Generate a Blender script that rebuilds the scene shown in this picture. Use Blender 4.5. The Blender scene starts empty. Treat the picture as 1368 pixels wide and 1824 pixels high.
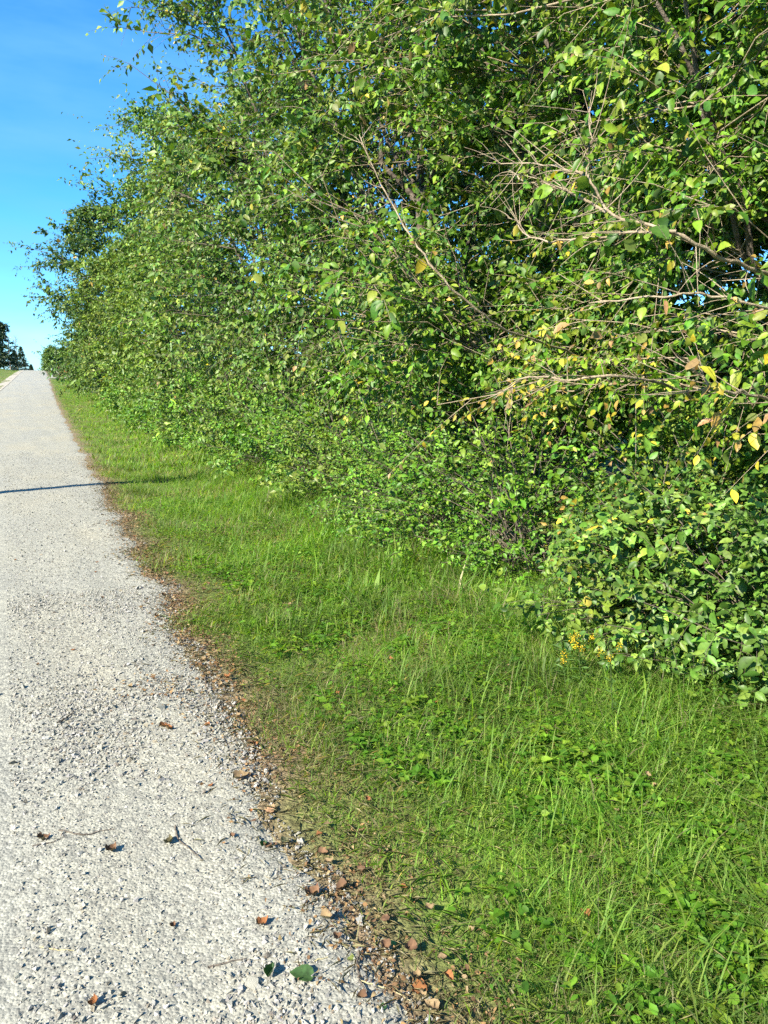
import bpy, math
import numpy as np
from mathutils import Vector, Matrix
rng = np.random.default_rng(11)
SC = bpy.context.scene
COL = SC.collection

# ------------------------------------------------------------------ camera
FPX, PW, PH = 1317.0, 1368.0, 1824.0          # focal length and size of the photograph in pixels
HOR, VPX, CAMH = 680.0, 76.0, 1.75            # horizon row, vanishing column of the road, eye height
PITCH = math.atan((PH/2 - HOR)/FPX)
YAW = math.atan2(PW/2 - VPX, FPX*math.cos(PITCH) - (HOR - PH/2)*math.sin(PITCH))
cam_data = bpy.data.cameras.new('camera')
cam = bpy.data.objects.new('camera', cam_data)
COL.objects.link(cam)
cam_data.sensor_fit = 'VERTICAL'
cam_data.sensor_height = 24.0
cam_data.lens = 24.0*FPX/PH
cam_data.clip_start = 0.05
cam_data.clip_end = 6000.0
cam.location = (0, 0, CAMH)
cam.rotation_euler = (math.pi/2 - PITCH, 0, -YAW)
SC.camera = cam

# ------------------------------------------------------------------ sun, sky, exposure
SUN_EL = math.radians(36.0)
SHADOW_AZ = math.radians(22.0)                # shadows run to +x, turned a little to +y
LDIR = Vector((math.cos(SHADOW_AZ)*math.cos(SUN_EL), math.sin(SHADOW_AZ)*math.cos(SUN_EL), -math.sin(SUN_EL)))
sun_data = bpy.data.lights.new('sun', 'SUN')
sun_data.energy = 5.0
sun_data.angle = math.radians(0.53)
sun_data.color = (1.0, 0.92, 0.76)
sun = bpy.data.objects.new('sun', sun_data)
COL.objects.link(sun)
sun.rotation_euler = LDIR.to_track_quat('-Z', 'Y').to_euler()
sun.location = (-30, -12, 30)

world = bpy.data.worlds.new('World')
SC.world = world
world.use_nodes = True
wn, wl = world.node_tree.nodes, world.node_tree.links
wn.clear()
w_out = wn.new('ShaderNodeOutputWorld')
w_bg = wn.new('ShaderNodeBackground')
w_sky = wn.new('ShaderNodeTexSky')
w_sky.sky_type = 'NISHITA'
w_sky.sun_disc = False
w_sky.sun_elevation = SUN_EL
w_sky.sun_rotation = math.atan2(-LDIR.x, -LDIR.y)
w_sky.altitude = 200
w_sky.air_density = 0.9
w_sky.dust_density = 0.0
w_sky.ozone_density = 2.5
w_hs = wn.new('ShaderNodeHueSaturation')
w_hs.inputs['Saturation'].default_value = 1.12
w_hs.inputs['Value'].default_value = 1.0
w_tc = wn.new('ShaderNodeTexCoord')
w_map = wn.new('ShaderNodeMapping')
w_map.inputs['Scale'].default_value = (2.2, 1.2, 9.0)
w_map.inputs['Location'].default_value = (0.35, 0.1, 0.55)
w_no = wn.new('ShaderNodeTexNoise')
w_no.inputs['Scale'].default_value = 1.3
w_no.inputs['Detail'].default_value = 6
w_no.inputs['Roughness'].default_value = 0.55
w_ramp = wn.new('ShaderNodeValToRGB')
w_ramp.color_ramp.elements[0].position = 0.40
w_ramp.color_ramp.elements[0].color = (0, 0, 0, 1)
w_ramp.color_ramp.elements[1].position = 0.66
w_ramp.color_ramp.elements[1].color = (0.5, 0.5, 0.5, 1)
w_mix = wn.new('ShaderNodeMix')
w_mix.data_type = 'RGBA'
w_mix.inputs['B'].default_value = (1.0, 2.6, 4.2, 1)
w_tint = wn.new('ShaderNodeMix')
w_tint.data_type = 'RGBA'
w_tint.blend_type = 'MULTIPLY'
w_tint.inputs['Factor'].default_value = 1.0
w_tint.inputs['B'].default_value = (0.62, 0.94, 1.22, 1)
wl.new(w_sky.outputs['Color'], w_tint.inputs['A'])
wl.new(w_tint.outputs['Result'], w_hs.inputs['Color'])
wl.new(w_tc.outputs['Generated'], w_map.inputs['Vector'])
wl.new(w_map.outputs['Vector'], w_no.inputs['Vector'])
wl.new(w_no.outputs['Fac'], w_ramp.inputs['Fac'])
wl.new(w_ramp.outputs['Color'], w_mix.inputs['Factor'])
wl.new(w_hs.outputs['Color'], w_mix.inputs['A'])
wl.new(w_mix.outputs['Result'], w_bg.inputs['Color'])
w_bg.inputs['Strength'].default_value = 0.092
wl.new(w_bg.outputs['Background'], w_out.inputs['Surface'])

SC.view_settings.view_transform = 'Standard'
SC.view_settings.look = 'None'
SC.view_settings.gamma = 1.0
SC.view_settings.use_curve_mapping = False
SC.view_settings.exposure = 1.55
SC.render.engine = 'CYCLES'
SC.cycles.max_bounces = 5
SC.cycles.diffuse_bounces = 3
SC.cycles.glossy_bounces = 1
SC.cycles.transmission_bounces = 3
SC.cycles.use_light_tree = False
SC.cycles.caustics_reflective = False
SC.cycles.caustics_refractive = False
SC.cycles.use_denoising = False

# ------------------------------------------------------------------ pixel helpers (directions only)
CP, SP, CY, SY = math.cos(PITCH), math.sin(PITCH), math.cos(YAW), math.sin(YAW)
def ray(x, y):
    u, v = (x - PW/2)/FPX, (y - PH/2)/FPX
    F, Z = CP - v*SP, -SP - v*CP
    return np.array([u*CY + F*SY, -u*SY + F*CY, Z])
def on_x(x, y, X):                             # the point of a pixel on the plane x = X (the hedge's face)
    r = ray(x, y)
    return r*(X/r[0]) + np.array([0, 0, CAMH])
def on_y(x, y, Y):
    r = ray(x, y)
    return r*(Y/r[1]) + np.array([0, 0, CAMH])
def project(P):
    P = np.asarray(P, float) - np.array([0, 0, CAMH])
    right = P[..., 0]*CY - P[..., 1]*SY
    fwd = P[..., 0]*SY + P[..., 1]*CY
    depth = fwd*CP - P[..., 2]*SP
    down = -fwd*SP - P[..., 2]*CP
    d = np.maximum(depth, 1e-3)
    return PW/2 + FPX*right/d, PH/2 + FPX*down/d, depth

# ------------------------------------------------------------------ noise and terrain
class Waves:
    def __init__(s, seed, scale, n=10):
        g = np.random.default_rng(seed)
        k = g.normal(size=(n, 3)); k /= np.linalg.norm(k, axis=1)[:, None]
        s.k = k*(2*math.pi/scale)*g.uniform(0.6, 1.7, (n, 1)); s.p = g.uniform(0, 6.28, n); s.n = n
    def __call__(s, P):
        P = np.asarray(P, float)
        return np.sin(P @ s.k.T + s.p).sum(-1)/math.sqrt(s.n/2)      # about unit variance
W_big, W_mid, W_small, W_fine = Waves(1, 6), Waves(2, 2.2), Waves(3, 0.8), Waves(4, 0.25)
def xy0(x, y):
    x, y = np.broadcast_arrays(np.asarray(x, float), np.asarray(y, float))
    return np.stack([x, y, np.zeros_like(x)], -1)
def smooth(t):
    t = np.clip(t, 0, 1); return t*t*(3 - 2*t)
ROAD_L = -3.7
def road_edge(y):                              # right edge of the gravel
    y = np.asarray(y, float)
    q = xy0(0*y + 3.3, y)
    return 0.82 + 0.018*W_mid(q) + 0.032*W_small(q) + 0.028*W_fine(q)
def profile(y):
    y = np.asarray(y, float)
    up = 4.7*smooth((y - 15)/215)
    down = np.where(y > 230, -0.00025*(y - 230)**2, 0)
    down = np.where(y > 330, -2.5 - 0.02*(y - 330), down)
    return up + np.maximum(down, -9)
def height(x, y):
    x, y = np.asarray(x, float), np.asarray(y, float)
    z = profile(y)
    v = np.clip(x - 0.82, 0, None)
    z = z - 0.10*smooth(v/1.4) + 0.22*smooth((v - 1.5)/2.2)
    v = np.clip(ROAD_L - x, 0, None)
    z = z - 0.10*smooth(v/1.2) + 0.55*smooth((v - 1.5)/6)*smooth((y - 60)/80)
    off = np.clip(np.minimum(np.abs(x - 0.82), 3) , 0, 1)*np.where((x > 0.82) | (x < ROAD_L), 1, 0)
    return z + 0.018*W_mid(xy0(x, y))*off
def road_height(x, y):
    t = (np.asarray(x, float) + 1.4)/2.3
    return profile(y) + 0.03*(1 - t*t) + 0.006 + 0.004*W_small(xy0(x, y))

# ------------------------------------------------------------------ mesh helpers
def make_mesh(name, V, T, C=None, flat=False, mat=None):
    me = bpy.data.meshes.new(name)
    V = np.ascontiguousarray(V, np.float32).reshape(-1, 3); T = np.ascontiguousarray(T, np.int32)
    n = T.shape[1]
    me.vertices.add(len(V)); me.vertices.foreach_set('co', V.ravel())
    me.loops.add(T.size); me.loops.foreach_set('vertex_index', T.ravel())
    me.polygons.add(len(T)); me.polygons.foreach_set('loop_start', np.arange(0, T.size, n, dtype=np.int32))
    me.update(calc_edges=True)
    if C is not None:
        a = me.color_attributes.new('Col', 'FLOAT_COLOR', 'POINT')
        C4 = np.ones((len(V), 4), np.float32); C4[:, :3] = C
        a.data.foreach_set('color', C4.ravel())
    if flat: me.shade_flat()
    if mat: me.materials.append(mat)
    return me
def link(name, me, parent=None, **props):
    o = bpy.data.objects.new(name, me); COL.objects.link(o)
    if parent is not None: o.parent = parent
    for k, v in props.items(): o[k] = v
    return o
def empty(name, loc, **props):
    o = bpy.data.objects.new(name, None); COL.objects.link(o)
    o.location = loc; o.empty_display_size = 0.2
    for k, v in props.items(): o[k] = v
    return o
def unit(a):
    return a/np.maximum(np.linalg.norm(a, axis=-1, keepdims=True), 1e-9)
def tubes(P, R, sides=4):
    """polylines P (N,K,3) with radii R (N,K) -> vertices, quads"""
    P = np.asarray(P, float); R = np.asarray(R, float); N, K, _ = P.shape
    t = unit(np.gradient(P, axis=1))
    ref = np.where(np.abs(t[..., 2:3]) > 0.85, np.array([1.0, 0, 0]), np.array([0, 0, 1.0]))
    a = unit(np.cross(t, ref)); b = np.cross(t, a)
    ang = np.arange(sides)*2*math.pi/sides
    V = P[:, :, None] + R[..., None, None]*(np.cos(ang)[:, None]*a[:, :, None] + np.sin(ang)[:, None]*b[:, :, None])
    idx = np.arange(N*K*sides).reshape(N, K, sides); nx = np.roll(idx, -1, axis=2)
    Q = np.stack([idx[:, :-1], idx[:, 1:], nx[:, 1:], nx[:, :-1]], -1).reshape(-1, 4)
    return V.reshape(-1, 3), Q
# leaf templates: (along, across, up) per unit length / width, triangles
LEAF6 = (np.array([[0, 0, 0], [.22, .36, .05], [.58, .42, .05], [1, 0, -.12], [.58, -.42, .05], [.22, -.36, .05], [.5, 0, -.04]]),
         np.array([[0, 6, 1], [1, 6, 2], [2, 6, 3], [3, 6, 4], [4, 6, 5], [5, 6, 0]]))
LEAF6C = (np.array([[0, 0, 0], [.25, .38, .10], [.55, .36, .02], [.84, .0, -.38], [.55, -.36, .02], [.25, -.38, .10], [.48, 0, -.02]]),
          np.array([[0, 6, 1], [1, 6, 2], [2, 6, 3], [3, 6, 4], [4, 6, 5], [5, 6, 0]]))
LEAF2 = (np.array([[0, 0, 0], [.42, .46, .06], [1, 0, -.10], [.42, -.46, .06]]), np.array([[0, 2, 1], [0, 3, 2]]))
def ovate(curl, cup):
    v = [(0, 0, 0)]; rows = []
    for t, w in ((.14, .27), (.36, .46), (.62, .40), (.84, .19)):
        z = -curl*t*t; rows.append(len(v)); v += [(t, w, z + cup*w), (t, 0, z), (t, -w, z + cup*w)]
    v.append((1 - 0.25*curl, 0, -curl)); e = len(v) - 1; a = rows[0]
    f = [(0, a+1, a), (0, a+2, a+1)]
    for a, b in zip(rows[:-1], rows[1:]): f += [(a, a+1, b+1), (a, b+1, b), (a+1, a+2, b+2), (a+1, b+2, b+1)]
    b = rows[-1]; f += [(b, b+1, e), (b+1, b+2, e)]
    return np.array(v, float), np.array(f)
OVATES = [ovate(.06, .16), ovate(.22, .34), ovate(.42, .22), ovate(.14, -.22)]
def leaf_frames(D, Nn):
    D = unit(D); S = unit(np.cross(Nn, D)); return D, S, np.cross(D, S)
def leaf_mesh_arrays(P, D, Nn, L, Wd, C, tmpl):
    tv, tt = tmpl; D, S, U = leaf_frames(D, Nn); n = len(P); k = len(tv)
    V = (P[:, None] + (tv[None, :, 0:1]*L[:, None, None])*D[:, None] + (tv[None, :, 1:2]*Wd[:, None, None])*S[:, None]
         + (tv[None, :, 2:3]*L[:, None, None])*U[:, None])
    T = (np.arange(n)*k)[:, None, None] + tt[None]
    return V.reshape(-1, 3), T.reshape(-1, 3), np.repeat(C, k, axis=0)
def rnd3(n, s=1.0): return rng.normal(size=(n, 3))*s

# ------------------------------------------------------------------ materials
def new_mat(name):
    m = bpy.data.materials.new(name); m.use_nodes = True
    nt = m.node_tree; nt.nodes.clear()
    return m, nt.nodes, nt.links
def leaf_material(name, trans=0.28, rough=0.45, spec=0.3, tint=(1.25, 1.25, 0.55)):
    m, N, L = new_mat(name)
    out = N.new('ShaderNodeOutputMaterial'); at = N.new('ShaderNodeAttribute'); at.attribute_name = 'Col'
    geo = N.new('ShaderNodeNewGeometry')
    under = N.new('ShaderNodeMix'); under.data_type = 'RGBA'; under.blend_type = 'MIX'
    under.inputs['B'].default_value = (0.13, 0.17, 0.09, 1)
    mu = N.new('ShaderNodeMath'); mu.operation = 'MULTIPLY'; mu.inputs[1].default_value = 0.35
    L.new(geo.outputs['Backfacing'], mu.inputs[0]); L.new(mu.outputs[0], under.inputs['Factor'])
    no = N.new('ShaderNodeTexNoise'); no.inputs['Scale'].default_value = 55; no.inputs['Detail'].default_value = 3
    L.new(geo.outputs['Position'], no.inputs['Vector'])
    br = N.new('ShaderNodeValToRGB'); e = br.color_ramp.elements
    e[0].position = 0.30; e[0].color = (0.72, 0.66, 0.7, 1); e[1].position = 0.66; e[1].color = (1.22, 1.2, 1.1, 1)
    x = e.new(0.45); x.color = (1.0, 1.0, 1.0, 1)
    L.new(no.outputs['Fac'], br.inputs['Fac'])
    bl = N.new('ShaderNodeMix'); bl.data_type = 'RGBA'; bl.blend_type = 'MULTIPLY'; bl.inputs['Factor'].default_value = 1
    L.new(at.outputs['Color'], bl.inputs['A']); L.new(br.outputs['Color'], bl.inputs['B'])
    L.new(bl.outputs['Result'], under.inputs['A'])
    p = N.new('ShaderNodeBsdfPrincipled'); p.inputs['Roughness'].default_value = rough
    p.inputs['Specular IOR Level'].default_value = spec
    L.new(under.outputs['Result'], p.inputs['Base Color'])
    tm = N.new('ShaderNodeMix'); tm.data_type = 'RGBA'; tm.blend_type = 'MULTIPLY'; tm.inputs['Factor'].default_value = 1
    tm.inputs['B'].default_value = (*tint, 1); L.new(at.outputs['Color'], tm.inputs['A'])
    t = N.new('ShaderNodeBsdfTranslucent'); L.new(tm.outputs['Result'], t.inputs['Color'])
    mx = N.new('ShaderNodeMixShader'); mx.inputs[0].default_value = trans
    L.new(p.outputs[0], mx.inputs[1]); L.new(t.outputs[0], mx.inputs[2]); L.new(mx.outputs[0], out.inputs['Surface'])
    return m
def noisy_material(name, cols, scale, rough=0.9, bump=0.3, bump_scale=None, detail=6, attr=False, spec=0.2):
    """colours blended by object-space noise, with fine relief"""
    m, N, L = new_mat(name)
    out = N.new('ShaderNodeOutputMaterial'); p = N.new('ShaderNodeBsdfPrincipled')
    p.inputs['Roughness'].default_value = rough; p.inputs['Specular IOR Level'].default_value = spec
    geo = N.new('ShaderNodeNewGeometry')
    no = N.new('ShaderNodeTexNoise'); no.inputs['Scale'].default_value = scale; no.inputs['Detail'].default_value = detail
    L.new(geo.outputs['Position'], no.inputs['Vector'])
    r = N.new('ShaderNodeValToRGB'); el = r.color_ramp.elements
    el[0].position = 0.32; el[0].color = (*cols[0], 1); el[1].position = 0.68; el[1].color = (*cols[-1], 1)
    for i, c in enumerate(cols[1:-1]):
        e = el.new(0.32 + 0.36*(i + 1)/(len(cols) - 1)); e.color = (*c, 1)
    L.new(no.outputs['Fac'], r.inputs['Fac'])
    src = r.outputs['Color']
    if attr:
        at = N.new('ShaderNodeAttribute'); at.attribute_name = 'Col'
        mm = N.new('ShaderNodeMix'); mm.data_type = 'RGBA'; mm.blend_type = 'MULTIPLY'; mm.inputs['Factor'].default_value = 1
        L.new(src, mm.inputs['A']); L.new(at.outputs['Color'], mm.inputs['B']); src = mm.outputs['Result']
    L.new(src, p.inputs['Base Color'])
    b2 = N.new('ShaderNodeTexNoise'); b2.inputs['Scale'].default_value = bump_scale or scale*6; b2.inputs['Detail'].default_value = 5
    L.new(geo.outputs['Position'], b2.inputs['Vector'])
    bp = N.new('ShaderNodeBump'); bp.inputs['Strength'].default_value = bump; bp.inputs['Distance'].default_value = 0.02
    L.new(b2.outputs['Fac'], bp.inputs['Height']); L.new(bp.outputs[0], p.inputs['Normal'])
    L.new(p.outputs[0], out.inputs['Surface'])
    return m
M_leaf = leaf_material('green_leaf')
M_dark_leaf = leaf_material('far_leaf', trans=0.25, spec=0.25)
M_needle = leaf_material('needle', trans=0.05, spec=0.2)
M_grass = leaf_material('grass_blade', trans=0.5, spec=0.25, rough=0.55, tint=(1.5, 1.5, 0.6))
M_dry = leaf_material('dry_leaf', trans=0.12, rough=0.8, spec=0.1, tint=(1.2, 1.0, 0.7))
M_petal = leaf_material('yellow_petal', trans=0.2, spec=0.2, tint=(1, 1, 0.6))
M_twig = noisy_material('grey_twig', [(0.09, 0.075, 0.055), (0.16, 0.135, 0.10)], 14, 0.85, 0.3)
M_bark = noisy_material('tan_bark', [(0.15, 0.115, 0.075), (0.27, 0.215, 0.145), (0.34, 0.28, 0.20)], 14, 0.85, 0.5)
M_trunk = noisy_material('trunk_bark', [(0.055, 0.045, 0.035), (0.12, 0.10, 0.08), (0.18, 0.155, 0.125)], 9, 0.9, 0.9)
M_ground = noisy_material('turf_soil', [(0.55, 0.52, 0.5), (1.0, 1.0, 1.0), (1.35, 1.3, 1.25)], 22, 0.95, 1.0, 60, attr=True)
M_stone = noisy_material('limestone_chip', [(0.85, 0.85, 0.83), (1.0, 1.0, 1.0)], 60, 0.85, 0.3, attr=True)
M_pole = noisy_material('weathered_pole', [(0.22, 0.18, 0.14), (0.34, 0.30, 0.25)], 6, 0.9, 0.4)
M_sign = noisy_material('red_brown_board', [(0.42, 0.07, 0.03), (0.55, 0.10, 0.05)], 5, 0.7, 0.1)
M_post = noisy_material('brown_post', [(0.12, 0.06, 0.04), (0.18, 0.09, 0.06)], 5, 0.8, 0.2)
M_white = noisy_material('white_plastic', [(0.72, 0.74, 0.74), (0.8, 0.8, 0.8)], 5, 0.5, 0.05)
M_drive = noisy_material('drive_gravel', [(0.28, 0.25, 0.20), (0.36, 0.33, 0.27)], 6, 0.95, 0.4)

def road_material():
    m, N, L = new_mat('gravel_surface')
    out = N.new('ShaderNodeOutputMaterial'); p = N.new('ShaderNodeBsdfPrincipled')
    p.inputs['Roughness'].default_value = 0.92; p.inputs['Specular IOR Level'].default_value = 0.15
    geo = N.new('ShaderNodeNewGeometry')
    def noise(sc, det, stretch=None):
        n = N.new('ShaderNodeTexNoise'); n.inputs['Scale'].default_value = sc; n.inputs['Detail'].default_value = det
        if stretch:
            mp = N.new('ShaderNodeMapping'); mp.inputs['Scale'].default_value = stretch
            L.new(geo.outputs['Position'], mp.inputs['Vector']); L.new(mp.outputs[0], n.inputs['Vector'])
        else: L.new(geo.outputs['Position'], n.inputs['Vector'])
        return n
    def ramp(src, stops):
        r = N.new('ShaderNodeValToRGB'); e = r.color_ramp.elements
        e[0].position, e[0].color = stops[0][0], (*stops[0][1], 1)
        e[1].position, e[1].color = stops[-1][0], (*stops[-1][1], 1)
        for q, c in stops[1:-1]: x = e.new(q); x.color = (*c, 1)
        L.new(src, r.inputs['Fac']); return r.outputs['Color']
    def mix(a, b, mode='MULTIPLY', f=1.0):
        x = N.new('ShaderNodeMix'); x.data_type = 'RGBA'; x.blend_type = mode; x.inputs['Factor'].default_value = f
        L.new(a, x.inputs['A']); L.new(b, x.inputs['B']); return x.outputs['Result']
    base = ramp(noise(0.9, 5, (1, 0.35, 1)).outputs['Fac'], [(0.35, (0.272, 0.27, 0.236)), (0.5, (0.29, 0.285, 0.242)), (0.68, (0.31, 0.294, 0.234))])
    vo = N.new('ShaderNodeTexVoronoi'); vo.inputs['Scale'].default_value = 95; vo.inputs['Randomness'].default_value = 1
    L.new(geo.outputs['Position'], vo.inputs['Vector'])
    sp = N.new('ShaderNodeSeparateColor'); L.new(vo.outputs['Color'], sp.inputs[0])
    chips = ramp(sp.outputs[0], [(0.0, (0.72, 0.72, 0.73)), (0.5, (0.98, 0.98, 0.97)), (1.0, (1.18, 1.18, 1.17))])
    vo2 = N.new('ShaderNodeTexVoronoi'); vo2.inputs['Scale'].default_value = 30
    L.new(geo.outputs['Position'], vo2.inputs['Vector'])
    sp2 = N.new('ShaderNodeSeparateColor'); L.new(vo2.outputs['Color'], sp2.inputs[0])
    chips2 = ramp(sp2.outputs[1], [(0.0, (0.82, 0.82, 0.83)), (0.5, (1, 1, 1)), (1.0, (1.12, 1.11, 1.09))])
    col = mix(mix(base, chips), chips2)
    L.new(col, p.inputs['Base Color'])
    n3 = noise(160, 4)
    add = N.new('ShaderNodeMath'); add.operation = 'MULTIPLY_ADD'; add.inputs[1].default_value = -1.2
    L.new(vo.outputs['Distance'], add.inputs[0]); L.new(n3.outputs['Fac'], add.inputs[2])
    b = N.new('ShaderNodeBump'); b.inputs['Strength'].default_value = 0.5; b.inputs['Distance'].default_value = 0.006
    L.new(add.outputs[0], b.inputs['Height'])
    add2 = N.new('ShaderNodeMath'); add2.operation = 'MULTIPLY'; add2.inputs[1].default_value = -1
    L.new(vo2.outputs['Distance'], add2.inputs[0])
    b2 = N.new('ShaderNodeBump'); b2.inputs['Strength'].default_value = 0.3; b2.inputs['Distance'].default_value = 0.012
    L.new(add2.outputs[0], b2.inputs['Height']); L.new(b.outputs[0], b2.inputs['Normal'])
    L.new(b2.outputs[0], p.inputs['Normal']); L.new(p.outputs[0], out.inputs['Surface'])
    return m
M_road = road_material()

# ------------------------------------------------------------------ ground, road, drive
def grid(xs, ys, zf):
    X, Y = np.meshgrid(xs, ys); Z = zf(X, Y)
    V = np.stack([X, Y, Z], -1).reshape(-1, 3)
    i = np.arange(len(V)).reshape(len(ys), len(xs))
    Q = np.stack([i[:-1, :-1], i[:-1, 1:], i[1:, 1:], i[1:, :-1]], -1).reshape(-1, 4)
    return V, Q
gx = np.concatenate([-np.geomspace(900, 12, 24), np.arange(-11, 0.4, 0.5), np.arange(0.45, 5.0, 0.12), np.arange(5.2, 12, 0.6), np.geomspace(13, 900, 24)])
gy = np.concatenate([-np.geomspace(400, 6, 12), np.arange(-5, 14, 0.24), np.arange(14.2, 40, 0.6), np.arange(41, 340, 3.0), np.geomspace(345, 3500, 24)])
def ground_z(x, y):
    z = height(x, y)
    under = smooth((x - (ROAD_L + 0.05))/0.3)*(1 - smooth((x - 0.55)/0.15))
    return z - 0.05*under
V, Q = grid(gx, gy, ground_z)
vv = V[:, 0] - np.where(V[:, 1] < 60, road_edge(V[:, 1]), 0.85); q = xy0(V[:, 0], V[:, 1])
f_soil = np.clip(1.0 - vv/0.30 + 0.25*W_small(q), 0, 1)*(V[:, 0] > 0.3)
f_dry = np.clip(0.25 + 0.35*W_small(q + 3) + 0.25*W_mid(q), 0, 0.8)
gc = np.array([0.10, 0.15, 0.03])*(1 - f_dry[:, None]) + np.array([0.16, 0.135, 0.06])*f_dry[:, None]
gc = gc*(1 - f_soil[:, None]) + np.array([0.20, 0.15, 0.095])*f_soil[:, None]
link('ground', make_mesh('ground', V, Q, gc, mat=M_ground), kind='structure')

ry = np.concatenate([np.arange(-6, 16, 0.06), np.arange(16.1, 40, 0.4), np.arange(40.5, 340, 2.0), np.geomspace(342, 700, 12)])
e = road_edge(ry); e = np.where(ry < 60, e, 0.82 + 0.08*W_big(xy0(1 + 0*ry, ry)))
tt_ = np.linspace(0, 1, 40)
X = ROAD_L + (e[:, None] - ROAD_L)*tt_[None]; Y = np.repeat(ry[:, None], 40, 1)
Z = road_height(X, Y)
Z[:, -1] = height(X[:, -1], Y[:, -1]) - 0.015
Z[:, 0] -= 0.03
V = np.stack([X, Y, Z], -1).reshape(-1, 3)
i = np.arange(len(V)).reshape(len(ry), 40)
Q = np.stack([i[:-1, :-1], i[:-1, 1:], i[1:, 1:], i[1:, :-1]], -1).reshape(-1, 4)
link('gravel_road', make_mesh('gravel_road', V, Q, mat=M_road), kind='structure')
V, Q = grid(np.linspace(0.7, 30, 30), np.linspace(121, 126, 6), lambda x, y: height(x, y) + 0.03)
link('driveway', make_mesh('driveway', V, Q, mat=M_drive), kind='structure')
V, Q = grid(np.linspace(ROAD_L - 1.0, ROAD_L + 0.15, 5), np.arange(20, 300, 2.0), lambda x, y: height(x, y) + 0.012 + 0.02*(x > ROAD_L))
link('road_shoulder', make_mesh('road_shoulder', V, Q, mat=M_drive), kind='structure')

# ------------------------------------------------------------------ gravel stones
def stones(n, xf, yf, size, sig, seed, big=False):
    g = np.random.default_rng(seed)
    y = yf(g, n); x = xf(g, n, y)
    P = np.stack([x, y, road_height(x, y)], -1)
    s = size*np.exp(g.normal(size=n)*sig)
    if big:
        base = np.array([[-1, -1, -1], [1, -1, -1], [1, 1, -1], [-1, 1, -1], [-1, -1, 1], [1, -1, 1], [1, 1, 1], [-1, 1, 1]], float)*0.62
        T = np.array([[0, 2, 1], [0, 3, 2], [4, 5, 6], [4, 6, 7], [0, 1, 5], [0, 5, 4], [1, 2, 6], [1, 6, 5], [2, 3, 7], [2, 7, 6], [3, 0, 4], [3, 4, 7]])
    else:
        base = np.array([[1, 0, 0], [-1, 0, 0], [0, 1, 0], [0, -1, 0], [0, 0, 1], [0, 0, -1]], float)
        T = np.array([[0, 2, 4], [2, 1, 4], [1, 3, 4], [3, 0, 4], [2, 0, 5], [1, 2, 5], [3, 1, 5], [0, 3, 5]])
    B = base[None]*(1 + 0.35*g.normal(size=(n, len(base), 1)).clip(-1, 1)) + 0.18*g.normal(size=(n, len(base), 3))
    B *= np.stack([g.uniform(0.8, 1.3, n), g.uniform(0.7, 1.1, n), g.uniform(0.5, 0.9, n)], -1)[:, None]
    q = unit(g.normal(size=(n, 4))); w, a, b, c = q.T
    q[:, 1:3] *= 0.5; q = unit(q); w, a, b, c = q.T
    Rm = np.stack([1-2*(b*b+c*c), 2*(a*b-c*w), 2*(a*c+b*w), 2*(a*b+c*w), 1-2*(a*a+c*c), 2*(b*c-a*w), 2*(a*c-b*w), 2*(b*c+a*w), 1-2*(a*a+b*b)], -1).reshape(n, 3, 3)
    Vv = np.einsum('nij,nkj->nki', Rm, B)*s[:, None, None]
    P[:, 2] += s*g.uniform(0.0, 0.45, n)
    Vv += P[:, None]
    v = g.uniform(0.22, 0.36, n)
    C = np.stack([v, v*g.uniform(0.95, 0.99, n), v*g.uniform(0.80, 0.92, n)], -1)
    d = g.random(n) < 0.08; C[d] *= np.array([0.75, 0.68, 0.6])
    k = len(base)
    return Vv.reshape(-1, 3), ((np.arange(n)*k)[:, None, None] + T).reshape(-1, 3), np.repeat(C, k, 0)
def xr(lo):
    def f(g, n, y):
        hi = road_edge(y) + 0.03
        l = np.maximum(-0.10 - 0.045*y if lo is None else lo, -3.5)
        return l + (hi - l)*g.random(n)
    return f
def clump(xf, yf, thr):                         # keep to coarser patches
    def y2(g, n):
        y = yf(g, 6*n); x = xf(g, 6*n, y)
        k = W_small(xy0(x*1.3 + 7, y*0.8)) + 0.6*W_mid(xy0(x + 3, y)) + 0.9*g.normal(size=6*n) > thr
        k = np.where(k)[0]; k = k[:n] if len(k) >= n else np.arange(n)
        y2.x = x[k]; return y[k]
    return (lambda g, n, y: y2.x), y2
acc = [[], [], []]; off = 0
def put(V, T, C):
    global off
    acc[0].append(V); acc[1].append(T + off); acc[2].append(C); off += len(V)
ynear = lambda g, n: 1.1 + 5.4*g.random(n)**1.5
ymid = lambda g, n: 4 + 16*g.random(n)**1.6
put(*stones(15000, xr(None), ynear, 0.0036, 0.4, 21))
put(*stones(11000, xr(None), ymid, 0.0062, 0.35, 22))
xf, yf = clump(xr(None), ynear, 0.7)
put(*stones(9000, xf, yf, 0.0068, 0.32, 23))
xf, yf = clump(xr(None), lambda g, n: 1.1 + 3.2*g.random(n)**1.3, 1.1)
put(*stones(1300, xf, yf, 0.0085, 0.32, 24, True))
me = make_mesh('gravel', np.concatenate(acc[0]), np.concatenate(acc[1]), np.concatenate(acc[2]), flat=True, mat=M_stone)
link('gravel', me, kind='stuff', label='loose pale limestone chips strewn over the gravel road', category='gravel')

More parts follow.
